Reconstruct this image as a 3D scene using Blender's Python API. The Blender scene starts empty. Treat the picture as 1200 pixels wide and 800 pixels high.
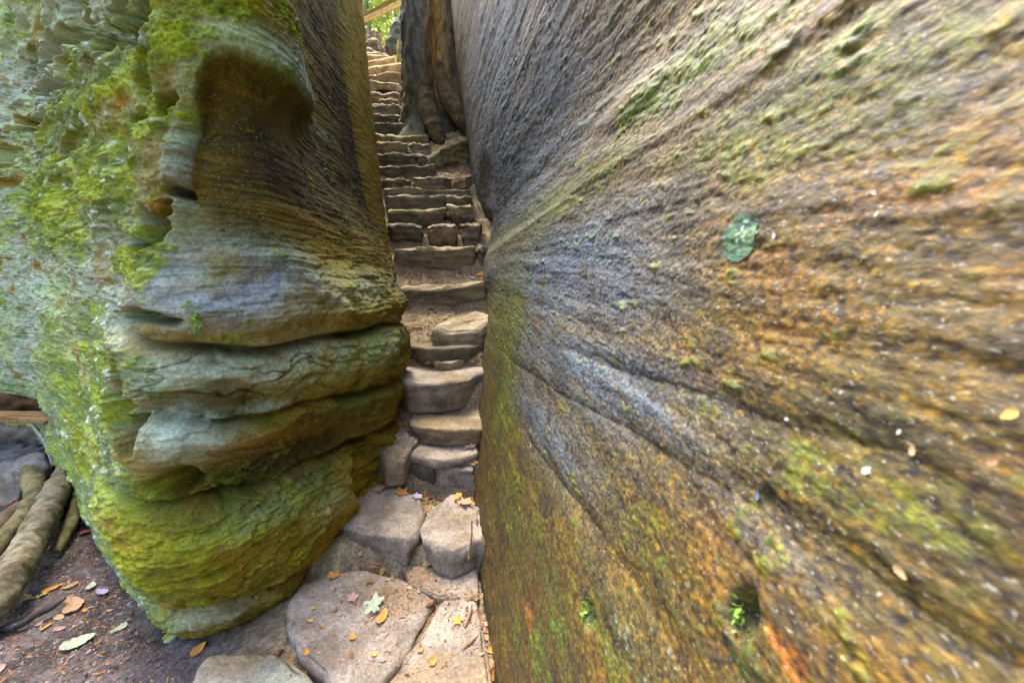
import bpy, math, random
import numpy as np
from mathutils import Vector, Matrix
from mathutils.bvhtree import BVHTree

random.seed(7)
RNG = np.random.default_rng(11)
SC = bpy.context.scene
COL = SC.collection

# ------------------------------------------------------------------ camera, sky, sun, exposure
CAM_H = 1.5
PITCH = math.radians(9.0)
FPX = 501.0                                   # focal length in photo pixels (photo 1200 x 800)
cd = bpy.data.cameras.new('camera')
cam = bpy.data.objects.new('camera', cd)
COL.objects.link(cam)
cam.location = (0, 0, CAM_H)
cam.rotation_euler = (math.radians(90) - PITCH, 0, 0)
cd.sensor_width = 36.0
cd.lens = 36.0 * FPX / 1200.0
cd.clip_start = 0.02
cd.clip_end = 500
cd.dof.use_dof = True
cd.dof.focus_distance = 3.0
cd.dof.aperture_fstop = 4.0
SC.camera = cam

SUN_EL, SUN_AZ = math.radians(62), math.radians(-27)     # azimuth from +Y towards +X
w = bpy.data.worlds.new('World')
SC.world = w
w.use_nodes = True
nt = w.node_tree
bg = nt.nodes['Background']
sky = nt.nodes.new('ShaderNodeTexSky')
sky.sky_type = 'NISHITA'
sky.sun_disc = False
sky.sun_elevation = SUN_EL
sky.sun_rotation = SUN_AZ
sky.dust_density = 5.0
sky.air_density = 0.8
nt.links.new(sky.outputs[0], bg.inputs[0])
bg.inputs[1].default_value = 0.13
sd = bpy.data.lights.new('sun', 'SUN')
sd.energy = 2.0
sd.angle = math.radians(26)
sd.color = (1.0, 0.95, 0.86)
sun = bpy.data.objects.new('sun', sd)
COL.objects.link(sun)
sdir = Vector((math.sin(SUN_AZ) * math.cos(SUN_EL), math.cos(SUN_AZ) * math.cos(SUN_EL), math.sin(SUN_EL)))
sun.rotation_euler = sdir.to_track_quat('Z', 'Y').to_euler()
sun.location = (-6, -4, 12)
SC.view_settings.view_transform = 'Standard'
SC.view_settings.look = 'None'
SC.view_settings.gamma = 1.0
SC.view_settings.exposure = 3.1
SC.view_settings.use_curve_mapping = False

# ------------------------------------------------------------------ helpers: projection
CP, SP = math.cos(PITCH), math.sin(PITCH)


def project(P):
    x, y, z = P[..., 0], P[..., 1], P[..., 2] - CAM_H
    zc = y * CP - z * SP
    yc = y * SP + z * CP
    zc = np.where(zc < 0.02, np.nan, zc)
    return 600 + FPX * x / zc, 400 - FPX * yc / zc


def at(px, py, Y):
    """world point on the sight line of a photo pixel at forward distance Y"""
    u, v = (px - 600) / FPX, (400 - py) / FPX
    d = np.array([u, CP + SP * v, -SP + CP * v])
    return np.array([0, 0, CAM_H]) + d * (Y / d[1])


def at_z(px, py, z):
    u, v = (px - 600) / FPX, (400 - py) / FPX
    d = np.array([u, CP + SP * v, -SP + CP * v])
    return np.array([0, 0, CAM_H]) + d * ((z - CAM_H) / d[2])


# ------------------------------------------------------------------ helpers: noise
def sstep(a, b, x):
    t = np.clip((x - a) / (b - a), 0, 1)
    return t * t * (3 - 2 * t)


_prm = RNG.permutation(256)
PRM = np.concatenate([_prm, _prm, _prm]).astype(np.int32)
_g = RNG.normal(size=(256, 3))
GRD = (_g / np.linalg.norm(_g, axis=1)[:, None]).astype(np.float32)


def perlin(p):
    p = np.asarray(p, dtype=np.float32)
    i = np.floor(p).astype(np.int32)
    f = p - i
    i &= 255
    u = f * f * f * (f * (f * 6 - 15) + 10)
    out = 0
    for dx in (0, 1):
        wx = u[:, 0] if dx else 1 - u[:, 0]
        for dy in (0, 1):
            wy = u[:, 1] if dy else 1 - u[:, 1]
            for dz in (0, 1):
                wz = u[:, 2] if dz else 1 - u[:, 2]
                h = PRM[PRM[PRM[(i[:, 0] + dx) & 255] + ((i[:, 1] + dy) & 255)] + ((i[:, 2] + dz) & 255)]
                g = GRD[h]
                d = g[:, 0] * (f[:, 0] - dx) + g[:, 1] * (f[:, 1] - dy) + g[:, 2] * (f[:, 2] - dz)
                out = out + wx * wy * wz * d
    return out * 1.5


def fbm(p, octaves=4, gain=0.5, ridged=False):
    a, s, out = 1.0, 1.0, 0.0
    for k in range(octaves):
        n = perlin(p * s + 17.3 * k)
        if ridged:
            n = 1 - 2 * np.abs(n)
        out = out + a * n
        a *= gain
        s *= 2.03
    return out


def worley2(p, jit=0.85):
    """F1, F2 and cell id of a jittered 2D lattice"""
    p = np.asarray(p, dtype=np.float32)
    i = np.floor(p).astype(np.int32)
    f1 = np.full(len(p), 9.0, np.float32)
    f2 = np.full(len(p), 9.0, np.float32)
    cid = np.zeros(len(p), np.int32)
    for dx in (-1, 0, 1):
        for dy in (-1, 0, 1):
            c0, c1 = (i[:, 0] + dx) & 255, (i[:, 1] + dy) & 255
            h = PRM[PRM[c0] + c1]
            jx = PRM[h + 1] / 255.0
            jy = PRM[h + 57] / 255.0
            d = np.hypot(i[:, 0] + dx + 0.5 + jit * (jx - 0.5) - p[:, 0], i[:, 1] + dy + 0.5 + jit * (jy - 0.5) - p[:, 1])
            near = d < f1
            f2 = np.where(near, f1, np.minimum(f2, d))
            cid = np.where(near, h, cid)
            f1 = np.where(near, d, f1)
    return f1, f2, cid


def srgb(r, g, b):
    c = np.array([r, g, b], dtype=np.float32) / 255
    return np.where(c <= 0.04045, c / 12.92, ((c + 0.055) / 1.055) ** 2.4)


def mixc(c, col, m):
    return c + (np.asarray(col)[None, :] - c) * np.clip(m, 0, 1)[:, None]


# ------------------------------------------------------------------ helpers: objects
def link_mesh(name, V, F, mat, parent=None, colors=None, smooth=True, loc=(0, 0, 0)):
    V = np.asarray(V, dtype=np.float32)
    me = bpy.data.meshes.new(name)
    if isinstance(F, np.ndarray) and F.ndim == 2:
        n, k = F.shape
        me.vertices.add(len(V))
        me.vertices.foreach_set('co', V.ravel())
        me.loops.add(n * k)
        me.loops.foreach_set('vertex_index', F.astype(np.int32).ravel())
        me.polygons.add(n)
        me.polygons.foreach_set('loop_start', np.arange(0, n * k, k, dtype=np.int32))
        me.polygons.foreach_set('loop_total', np.full(n, k, dtype=np.int32))
        me.update(calc_edges=True)
        me.validate()
    else:
        me.from_pydata(V.tolist(), [], [list(map(int, f)) for f in F])
    me.polygons.foreach_set('use_smooth', np.full(len(me.polygons), smooth, dtype=bool))
    if colors is not None:
        a = me.color_attributes.new('Col', 'FLOAT_COLOR', 'POINT')
        c4 = np.ones((len(V), 4), np.float32)
        c4[:, :3] = colors
        a.data.foreach_set('color', c4.ravel())
    me.materials.append(mat)
    me.update()
    o = bpy.data.objects.new(name, me)
    o.location = loc
    COL.objects.link(o)
    if parent is not None:
        o.parent = parent
    return o


def tag(o, label=None, cat=None, group=None, kind=None):
    if label:
        o['label'] = label
    if cat:
        o['category'] = cat
    if group:
        o['group'] = group
    if kind:
        o['kind'] = kind
    return o


def empty(name, loc):
    o = bpy.data.objects.new(name, None)
    o.location = loc
    o.empty_display_size = 0.1
    COL.objects.link(o)
    return o


def grid_faces(nu, nv, close_u=False):
    i = np.arange(nu if close_u else nu - 1)
    j = np.arange(nv - 1)
    I, J = np.meshgrid(i, j, indexing='ij')
    I2 = (I + 1) % nu
    return np.stack([I * nv + J, I2 * nv + J, I2 * nv + J + 1, I * nv + J + 1], -1).reshape(-1, 4)


# ------------------------------------------------------------------ materials
def rock_mat(name, fine=90.0, bump=0.35, rough=0.85, contrast=0.35, dist=0.006, spec=0.25, stretch=(1, 1, 1), speck=0.0):
    m = bpy.data.materials.new(name)
    m.use_nodes = True
    t = m.node_tree
    b = t.nodes['Principled BSDF']
    at_ = t.nodes.new('ShaderNodeAttribute')
    at_.attribute_name = 'Col'
    tc = t.nodes.new('ShaderNodeTexCoord')
    mp = t.nodes.new('ShaderNodeMapping')
    mp.inputs['Scale'].default_value = stretch
    t.links.new(tc.outputs['Object'], mp.inputs[0])
    n1 = t.nodes.new('ShaderNodeTexNoise')
    n1.inputs['Scale'].default_value = fine
    n1.inputs['Detail'].default_value = 5
    n1.inputs['Roughness'].default_value = 0.65
    n2 = t.nodes.new('ShaderNodeTexNoise')
    n2.inputs['Scale'].default_value = fine * 3.3
    n2.inputs['Detail'].default_value = 3
    for n in (n1, n2):
        t.links.new(mp.outputs[0], n.inputs['Vector'])
    mr = t.nodes.new('ShaderNodeMapRange')
    mr.inputs['From Min'].default_value = 0.3
    mr.inputs['From Max'].default_value = 0.7
    mr.inputs['To Min'].default_value = 1 - contrast
    mr.inputs['To Max'].default_value = 1 + contrast
    t.links.new(n1.outputs['Fac'], mr.inputs['Value'])
    vm = t.nodes.new('ShaderNodeVectorMath')
    vm.operation = 'SCALE'
    t.links.new(at_.outputs['Color'], vm.inputs[0])
    t.links.new(mr.outputs[0], vm.inputs['Scale'])
    last = vm.outputs[0]
    if speck > 0:
        v = t.nodes.new('ShaderNodeTexNoise')
        v.inputs['Scale'].default_value = fine * 1.7
        v.inputs['Detail'].default_value = 1
        t.links.new(mp.outputs[0], v.inputs['Vector'])
        cr = t.nodes.new('ShaderNodeMapRange')
        cr.inputs['From Min'].default_value = 0.66
        cr.inputs['From Max'].default_value = 0.74
        cr.inputs['To Max'].default_value = speck
        t.links.new(v.outputs['Fac'], cr.inputs['Value'])
        mx = t.nodes.new('ShaderNodeMixRGB')
        mx.inputs[2].default_value = (0.5, 0.5, 0.42, 1)
        t.links.new(cr.outputs[0], mx.inputs[0])
        t.links.new(last, mx.inputs[1])
        last = mx.outputs[0]
    t.links.new(last, b.inputs['Base Color'])
    ad = t.nodes.new('ShaderNodeMath')
    ad.operation = 'MULTIPLY_ADD'
    ad.inputs[1].default_value = 0.4
    t.links.new(n2.outputs['Fac'], ad.inputs[0])
    t.links.new(n1.outputs['Fac'], ad.inputs[2])
    bp = t.nodes.new('ShaderNodeBump')
    bp.inputs['Strength'].default_value = bump
    bp.inputs['Distance'].default_value = dist
    t.links.new(ad.outputs[0], bp.inputs['Height'])
    t.links.new(bp.outputs[0], b.inputs['Normal'])
    b.inputs['Roughness'].default_value = rough
    b.inputs['Specular IOR Level'].default_value = spec
    return m


def simple_mat(name, col, col2, scale=20.0, rough=0.8, stretch=(1, 1, 1), bump=0.3, trans=0.0, dist=0.004):
    m = bpy.data.materials.new(name)
    m.use_nodes = True
    t = m.node_tree
    b = t.nodes['Principled BSDF']
    tc = t.nodes.new('ShaderNodeTexCoord')
    mp = t.nodes.new('ShaderNodeMapping')
    mp.inputs['Scale'].default_value = stretch
    t.links.new(tc.outputs['Object'], mp.inputs[0])
    n = t.nodes.new('ShaderNodeTexNoise')
    n.inputs['Scale'].default_value = scale
    n.inputs['Detail'].default_value = 6
    n.inputs['Roughness'].default_value = 0.65
    t.links.new(mp.outputs[0], n.inputs['Vector'])
    r = t.nodes.new('ShaderNodeValToRGB')
    r.color_ramp.elements[0].position = 0.32
    r.color_ramp.elements[1].position = 0.68
    r.color_ramp.elements[0].color = (*col, 1)
    r.color_ramp.elements[1].color = (*col2, 1)
    t.links.new(n.outputs['Fac'], r.inputs[0])
    t.links.new(r.outputs[0], b.inputs['Base Color'])
    bp = t.nodes.new('ShaderNodeBump')
    bp.inputs['Strength'].default_value = bump
    bp.inputs['Distance'].default_value = dist
    t.links.new(n.outputs['Fac'], bp.inputs['Height'])
    t.links.new(bp.outputs[0], b.inputs['Normal'])
    b.inputs['Roughness'].default_value = rough
    b.inputs['Specular IOR Level'].default_value = 0.25
    if trans > 0:
        tr = t.nodes.new('ShaderNodeBsdfTranslucent')
        t.links.new(r.outputs[0], tr.inputs[0])
        ms = t.nodes.new('ShaderNodeMixShader')
        ms.inputs[0].default_value = trans
        t.links.new(b.outputs[0], ms.inputs[1])
        t.links.new(tr.outputs[0], ms.inputs[2])
        t.links.new(ms.outputs[0], t.nodes['Material Output'].inputs['Surface'])
    return m


M_LEFT = rock_mat('left_sandstone', 85, 0.55, 0.85, 0.40, 0.008, 0.2, speck=0.35)
M_RIGHT = rock_mat('right_sandstone', 120, 0.6, 0.62, 0.6, 0.005, 0.35, stretch=(1, 0.55, 1.3), speck=0.3)
M_STONE = rock_mat('step_sandstone', 80, 0.5, 0.85, 0.38, 0.006, 0.2, speck=0.25)
M_SOIL = rock_mat('soil', 60, 0.9, 0.95, 0.5, 0.012, 0.1, speck=0.25)
M_BARK = rock_mat('bark', 45, 0.7, 0.9, 0.35, 0.01, 0.15, stretch=(1, 1, 0.5))


# ------------------------------------------------------------------ plan curves
def smooth_curve(pts, step=0.02, sig=0.12):
    pts = np.array(pts, float)
    L = np.r_[0, np.cumsum(np.hypot(*np.diff(pts, axis=0).T))]
    n = int(L[-1] / step)
    q = np.linspace(0, L[-1], n)
    x, y = np.interp(q, L, pts[:, 0]), np.interp(q, L, pts[:, 1])
    k = int(3 * sig / step)
    ker = np.exp(-0.5 * (np.arange(-k, k + 1) * step / sig) ** 2)
    ker /= ker.sum()
    x = np.convolve(np.pad(x, k, mode='reflect', reflect_type='odd'), ker, 'valid')
    y = np.convolve(np.pad(y, k, mode='reflect', reflect_type='odd'), ker, 'valid')
    s = np.r_[0, np.cumsum(np.hypot(np.diff(x), np.diff(y)))]
    return s, x, y


class Picker:
    """maps photo pixels to surface coordinates of a bare (undetailed) rock face"""
    def __init__(self, A, B, P):
        u, v = project(P)
        ok = np.isfinite(u) & (u > -250) & (u < 1500) & (v > -250) & (v < 1050)
        self.A, self.B, self.u, self.v = A[ok], B[ok], u[ok], v[ok]

    def __call__(self, px, py):
        k = np.argmin((self.u - px) ** 2 + (self.v - py) ** 2)
        return self.A[k], self.B[k]

    def curve(self, pts):
        q = sorted(self(*p) for p in pts)
        return np.array([a for a, b in q]), np.array([b for a, b in q])

    def blob(self, px, py, rx, ry):
        a0, b0 = self(px, py)
        a1, _ = self(px + rx, py)
        a2, _ = self(px - rx, py)
        _, b1 = self(px, py + ry)
        _, b2 = self(px, py - ry)
        return a0, b0, max(abs(a1 - a0), 0.012), max(abs(b1 - b0), 0.012), max(abs(a2 - a0), 0.012), max(abs(b2 - b0), 0.012)


PICK_FLIP = {'a': 1}                              # +1: photo right = growing coordinate; -1: shrinking


def gauss(A, B, bl, p=1.0):
    a0, b0, ra1, rb1, ra2, rb2 = bl            # extents: right, down, left, up in the photo
    flip = PICK_FLIP.get('a', 1)
    ra = np.where((A - a0) * flip > 0, ra1, ra2)
    rb = np.where(B < b0, rb1, rb2)
    r2 = ((A - a0) / ra) ** 2 + ((B - b0) / rb) ** 2
    return np.exp(-(r2 ** p) * 0.9)

# ================================================================== LEFT ROCK
def dens_samples(s, wgt, n):
    c = np.r_[0, np.cumsum((wgt[1:] + wgt[:-1]) / 2 * np.diff(s))]
    return np.interp(np.linspace(0, c[-1], n), c, s)


LP = [(-12, 3.0), (-8, 3.45), (-5.6, 3.7), (-4.5, 3.62), (-3.75, 3.26), (-2.5, 2.32), (-1.70, 1.68), (-1.38, 1.50), (-1.20, 1.50), (-1.04, 1.70),
      (-0.9, 2.1), (-0.84, 2.55), (-0.86, 3.05), (-0.97, 3.5), (-1.1, 4.1), (-1.4, 4.8), (-1.78, 5.7), (-2.1, 6.5), (-2.75, 8.2),
      (-3.3, 10.2), (-4.0, 13.0)]
ls_, lx_, ly_ = smooth_curve(LP, 0.02, 0.10)
k_nose = np.argmin(np.hypot(lx_ + 1.3, ly_ - 1.5))
ls_ = ls_ - ls_[k_nose]                                   # s = 0 at the nose, positive up the passage


def left_plan(s):
    return np.interp(s, ls_, lx_), np.interp(s, ls_, ly_)


def left_normal(s):
    x1, y1 = left_plan(s - 0.06)
    x2, y2 = left_plan(s + 0.06)
    tx, ty = x2 - x1, y2 - y1
    L = np.hypot(tx, ty)
    return ty / L, -tx / L


def left_base(s, z):
    x, y = left_plan(s)
    up = np.clip(z - CAM_H, 0, 5)
    k = sstep(0.4, 1.3, s) * (1 - 0.75 * sstep(2.1, 3.2, s))
    x = x - k * (0.22 * (1 - np.exp(-up / 0.8)) + 0.03 * up) - 0.05 * up * (1 - k)
    q = np.clip(z - 0.6, 0, 2.2)
    x = x + (0.10 * q + 0.03 * q * q) * sstep(1.0, 0.15, s) * sstep(-7, -3, s)
    # lower courses step back towards the passage foot
    return np.stack([x, y, z], -1)


smp_w = np.interp(ls_, [-14, -6.5, -5.2, -3, -1.5, -0.6, 0, 1.9, 2.6, 4, 8, 12], [4, 12, 110, 110, 160, 320, 400, 260, 90, 45, 30, 6])
Ls = dens_samples(ls_, smp_w, 760)
zz = np.linspace(-0.25, 6.2, 800)
Lz = dens_samples(zz, np.interp(zz, [-0.25, -0.1, 2.5, 3.2, 4.5, 6.2], [150, 300, 300, 110, 40, 10]), 960)
S, Z = np.meshgrid(Ls, Lz, indexing='ij')
LTOP = np.interp(Ls, [-14, -7, -3, 0, 1.9, 3, 6, 9, 13], [6.4, 5.6, 4.3, 3.1, 4.3, 5.0, 6.2, 6.4, 6.4])
Z = np.where(Z > 2.4, 2.4 + (Z - 2.4) / 3.8 * (LTOP[:, None] - 2.4), Z)
SH = S.shape
sf, zf = S.ravel(), Z.ravel()
S_CORNER = ls_[np.argmin(np.hypot(lx_ + 0.85, ly_ - 3.1))]
ps, pz = np.meshgrid(np.linspace(-9, S_CORNER + 0.25, 500), np.linspace(-0.2, 4.5, 500), indexing='ij')
pickL = Picker(ps.ravel(), pz.ravel(), left_base(ps.ravel(), pz.ravel()))
BP = left_base(sf, zf)
_q = np.linspace(-14, 14, 5601)
_fac = np.interp(_q, [-14, -3.6, -2.7, -2.0, -0.8, -0.15, 0.3, 14], [0.8, 0.7, 0.3, 0.22, 0.28, 0.6, 1.0, 1.0])
SIG = np.interp(sf, _q, np.cumsum(_fac) * (_q[1] - _q[0]))
NP = np.stack([SIG, 0.35 * SIG, zf], -1)          # noise space: unrolled along the face
warp = fbm(NP * np.array([1.1, 1.1, 1.6]) + 5, 3) * 0.05
warp2 = fbm(NP * np.array([5, 5, 7.0]) + 9, 3) * 0.014
zw = zf + warp * sstep(-0.9, -0.2, -np.abs(sf)) * 0.3 + warp2


def lcurve(pts):
    a, b = pickL.curve(pts)
    return np.interp(sf, a, b)


g1 = lcurve([(150, 655), (200, 703), (255, 698), (312, 683), (350, 662), (388, 632)])
g2 = lcurve([(120, 540), (186, 583), (240, 581), (300, 568), (352, 545), (400, 520), (455, 493)])
g2b = lcurve([(60, 400), (150, 452), (205, 488), (262, 490), (330, 476), (390, 462), (460, 440)])
g3 = lcurve([(60, 352), (148, 376), (215, 401), (280, 408), (335, 405), (400, 392), (465, 374)])
g4 = lcurve([(100, 290), (205, 275), (300, 285), (380, 300), (462, 318)])
a5, b5 = pickL.curve([(222, 110), (232, 80), (250, 66), (272, 62), (302, 72), (335, 92), (360, 116), (374, 132)])
g5 = np.interp(sf, a5, b5)
s222, s375 = a5[0], a5[-1]
s200, s465 = pickL(196, 330)[0], S_CORNER

RF = sstep(-0.55, 0.10, sf + 0.10 * sstep(1.2, 0.3, zf) + 0.14 * fbm(np.stack([0 * sf, 0.4 + 0 * sf, zf * 5 + sf * 2], -1), 3))                 # fades the courses out on the mossy left face
RP = 1 - sstep(S_CORNER + 0.05, S_CORNER + 0.45, sf)   # and beyond the corner


def layer(zlo, zhi, tm, A, plo=1.0, phi=2.0, floor=0.0):
    """a course: proud at height fraction tm, falling to the joints below (power plo) and above (power phi)"""
    t = (zw - zlo) / np.maximum(zhi - zlo, 0.02)
    lo = np.clip(t / tm, 0, 1) ** plo
    hi = np.clip(1 - ((t - tm) / (1 - tm)), 0, 1)
    hi = 1 - (1 - hi) ** phi
    return np.where((t >= 0) & (t < 1), A * np.where(t < tm, lo, hi) + floor, 0)


d = np.zeros(len(sf))
zero = np.zeros(len(sf))
along = np.clip((sf - s200) / (s465 - s200), -0.3, 1.2)
# courses from the ground up
d += RF * RP * layer(zero - 0.02, g1, 0.55, 0.055, 0.7, 2.2, -0.045)
d += RF * RP * layer(g1, g2, 0.40, 0.10 * (1 - 0.5 * sstep(0.55, 1.0, along)), 0.5, 2.6, 0.02)
d += RF * RP * layer(g2, g2b, 0.80, 0.10 * (1 - 0.2 * sstep(0.4, 1.0, along)), 0.8, 1.6, 0.02 + 0.015 * along)
d += RF * RP * layer(g2b, g3, 0.55 - 0.25 * sstep(0.4, 0.9, along), 0.075 - 0.035 * sstep(0.3, 0.9, along), 0.6, 2.4, 0.03 + 0.045 * sstep(0.3, 0.9, along))
d += RF * RP * layer(g3, g4, 0.30, 0.11 * (1 - 0.2 * sstep(0.5, 1.0, along)), 0.35, 1.35, 0.0)
hwa = fbm(NP * np.array([6, 6, 8]) + 341, 3, 0.6)
hwb = fbm(NP * np.array([6, 6, 8]) + 351, 3, 0.6)
# facets on the proud courses: chipped hollows that face down and to the passage
for bx, dep in (((250, 464, 55, 24), 0.10), ((300, 535, 110, 34), 0.055), ((215, 560, 26, 18), 0.07), ((149, 460, 16, 46), 0.30), ((176, 498, 10, 20), 0.2),
                ((180, 372, 42, 9), 0.16), ((208, 565, 30, 14), 0.07), ((420, 550, 24, 36), 0.10)):
    d -= dep * gauss(sf + 0.03 * hwa, zw + 0.03 * hwb, pickL.blob(*bx), 4.0)
# thin joints cut back hard
for g, wd, dep, m in ((g1, 0.012, 0.035, RF * RP), (g2, 0.015, 0.05, RF * RP), (g3, 0.016, 0.07, RF * RP), (g2b, 0.012, 0.03, RF * RP * (1 - sstep(0.25, 0.6, along)))):
    jw = 1 + 0.6 * np.sin(sf * 9 + g * 20)
    d -= dep * jw * m * np.exp(-((zw - g) / wd) ** 2)
# overhung hollow of the upper block, with the rib above it
hw0 = fbm(NP * np.array([4, 4, 5]) + 331, 3, 0.6)
inarch = sstep(s222 - 0.13, s222 + 0.08, sf + 0.05 * hw0)
tt = np.clip((zw - g4) / np.maximum(g5 - g4, 0.05), 0, 1)
over = zw > g5
endrib = 1 - sstep(s375 - 0.16, s375 + 0.20, sf + 0.06 * hw0)
hollow = -0.0 - 0.14 * tt ** 1.2 * (1 - 0.6 * sstep(0.72, 1.0, tt))
rib_prof = 0.025 * np.exp(-(np.clip(zw - g5, 0, 9) / 0.22) ** 1.5) - 0.07 * sstep(0.15, 0.8, zw - g5)
edge = sstep(-0.05, 0.02, zw - g5)
up_arch = hollow * (1 - edge) + rib_prof * edge
far_up = -0.0 - 0.10 * sstep(0, 0.6, zw - g4)
upper = endrib * up_arch + (1 - endrib) * far_up
d += np.where(zw > g4, inarch * RP * upper, 0)
# left edge pillar of the hollow
d += 0.05 * gauss(sf, zw, pickL.blob(212, 190, 16, 80), 1.5)
hw1 = fbm(NP * np.array([9, 9, 9]) + 301, 3, 0.6)
hw2 = fbm(NP * np.array([9, 9, 9]) + 311, 3, 0.6)
for bx, dep in (((205, 225, 9, 9), 0.13), ((185, 262, 12, 18), 0.10), ((150, 282, 16, 8), 0.12), ((172, 262, 8, 12), 0.12), ((130, 22, 28, 26), 0.30),
                ((78, 20, 11, 30), 0.22), ((106, 32, 7, 9), 0.12), ((78, 60, 11, 20), 0.25), ((155, 75, 6, 20), 0.08),
                ((178, 118, 6, 14), 0.1), ((198, 106, 10, 7), 0.08), ((140, 130, 14, 8), 0.07), ((112, 250, 8, 10), 0.06), ((82, 272, 8, 4), 0.05), ((95, 395, 6, 6), 0.06), ((166, 250, 5, 8), 0.08)):
    wob = pickL.blob(*bx)
    wr, wz = min(wob[2], wob[4]), min(wob[3], wob[5])
    d -= (1.6 if bx[0] > 115 else 1.0) * dep * gauss(sf + wr * hw1 * 1.2, zw + wz * hw2 * 1.2, wob, 2.6 if bx[2] > 11 else 1.4)
# honeycomb weathering on the left face
LFACE = sstep(0.05, -0.35, sf)
hc = LFACE * sstep(0.7, 1.3, zf)
f1, f2, cid = worley2(np.stack([SIG * 5.0 + warp * 8, zf * 5.5 + warp * 6 + sf * 0.8], -1))
pit = np.clip((f2 - f1) * 2.0, 0, 1) * (PRM[cid + 3] / 255.0)
msk = sstep(0.0, 0.45, fbm(NP * 0.9 + 31, 2) + 0.1)
d -= hc * msk * 0.038 * pit ** 0.8
ul = gauss(sf, zf, pickL.blob(30, 80, 80, 150), 2)
f1, f2, cid = worley2(np.stack([SIG * 3.2 + warp * 8 + hw1 * 0.3, zf * 5.2 + warp * 8 + hw2 * 0.3 + sf * 0.5], -1))
d -= 0.15 * ul * sstep(0.06, 0.42, f2 - f1) * (0.25 + 0.75 * (PRM[cid + 5] > 90))
f1, f2, cid2 = worley2(np.stack([SIG * 17 + warp * 20, zf * 19 + warp * 20], -1))
pit2 = np.clip((f2 - f1) * 2.2, 0, 1) * (PRM[cid2 + 9] > 120)
d -= hc * 0.007 * pit2
# general roughness
rgh = fbm(NP * np.array([1.6, 1.6, 2.2]) + 3, 4) * 0.045
calm = 1 - 0.75 * sstep(s222 - 0.05, s222 + 0.1, sf) * sstep(-0.1, 0.1, zw - g4)
d += rgh * (0.55 + 0.45 * LFACE) * calm
ter_u = zf * 15 + 2.2 * fbm(NP * np.array([1.3, 1.3, 0.8]) + 401, 3) + 0.6 * sf
ter = ter_u - np.floor(ter_u)
ter_a = np.clip(fbm(NP * np.array([2.5, 2.5, 4]) + 411, 3) + 0.35, 0, 1)
ter_k = 0.018 - 0.011 * sstep(-0.05, 0.1, zw - g3)
d += ter_k * ter_a * (ter ** 2.5 * sstep(1.0, 0.9, ter)) * -1 * (1 - 0.85 * LFACE) * RP * calm * (1 - 0.8 * ul)
f1, f2, cidb = worley2(np.stack([SIG * 3.4 + hwa * 0.25 + zf, zf * 7.5 + hwb * 0.3 - sf * 0.9], -1))
blk = RF * RP * sstep(0.10, -0.02, zw - g3)
d += blk * (0.024 * (PRM[cidb + 11] / 255.0 - 0.5) * sstep(0.0, 0.10, f2 - f1) - 0.016 * np.exp(-(f2 - f1) / 0.035) * (PRM[cidb + 3] > 110))
fin = fbm(np.stack([SIG * 3, 0 * sf, zf * 60], -1), 3, 0.6)
d += 0.0035 * fin * (1 - 0.7 * LFACE)
d += fbm(NP * np.array([3.2, 3.2, 5]) + 43, 3, 0.5) * 0.022 * calm * (1 - 0.5 * LFACE) + calm * fbm(NP * np.array([7, 7, 11]) + 40, 4, 0.55) * (0.012 + 0.002 * LFACE) - 0.010 * LFACE * np.clip(fbm(NP * np.array([9, 9, 13]) + 47, 3, 0.55, ridged=True) - 0.5, 0, 1)
strat = fbm(np.stack([sf * 1.6, zf * 16 + sf * 1.5 + warp * 12, zero + 3], -1), 4, 0.55)
d += strat * (0.006 + 0.008 * sstep(1.0, 0.5, zf)) * (1 - 0.6 * LFACE) * RP
d += fbm(NP * 42 + 71, 3, 0.6) * (0.0028 + 0.0012 * LFACE)
streak = fbm(np.stack([SIG * 26, zf * 3.5, zero + 8], -1), 3)
d += LFACE * 0.006 * streak
# foot: the rock tucks in where it meets the soil
d -= 0.10 * np.exp(-np.clip(zf + 0.0, 0, 9) / 0.035) * sstep(0.35, -0.5, zf)
nx, ny = left_normal(sf)
dd = np.clip(d, -0.45, 0.5)
LV = BP.copy()
LV[:, 0] += nx * dd
LV[:, 1] += ny * dd
LV[:, 2] += fbm(NP * 3 + 90, 2) * 0.012

# ---- rock colour: bare sandstone, pale crust, moss, rust, painted shade
c = np.tile(srgb(132, 114, 58), (len(sf), 1))
n_lo = fbm(NP * 1.7 + 120, 4)
n_md = fbm(NP * 6 + 150, 4, 0.6)
n_hi = fbm(NP * 24 + 170, 3, 0.6)
c = mixc(c, srgb(106, 94, 38), sstep(-0.2, 0.5, n_lo))
c = mixc(c, srgb(150, 122, 70), sstep(0.05, 0.6, strat) * 0.6)


def blobs(lst, pick, A, B, p=1.0):
    out = np.zeros(len(A))
    for bx in lst:
        k = bx[4] if len(bx) > 4 else 1.0
        out = np.maximum(out, k * gauss(A, B, pick.blob(*bx[:4]), p))
    return out


# pale blue-grey crust
pale = blobs([(215, 180, 26, 110), (280, 48, 80, 26, 1.2), (350, 92, 36, 30, 1.3), (270, 325, 95, 42), (400, 335, 60, 25, 0.5), (250, 430, 120, 26, 0.9),
              (400, 415, 60, 22, 0.8), (215, 500, 45, 36), (310, 470, 40, 8, 0.6), (300, 590, 70, 20, 0.7), (230, 725, 60, 12, 0.6), (360, 585, 30, 20, 0.5)],
             pickL, sf, zw)
pale = np.maximum(pale, LFACE * sstep(-0.75, 0.0, n_lo * 0.5 + n_md * 0.8 + 0.15))
pale = pale * np.where((sf > s222) & (sf < s375 + 0.05) & (zw > g4 + 0.1), sstep(-0.015, 0.005, zw - g5), 1)
pale_m = np.clip(pale * (0.85 + 0.5 * n_md + 0.25 * n_hi), 0, 1)
tint = sstep(-0.3, 0.3, fbm(NP * 2.3 + 200, 3))
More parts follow.
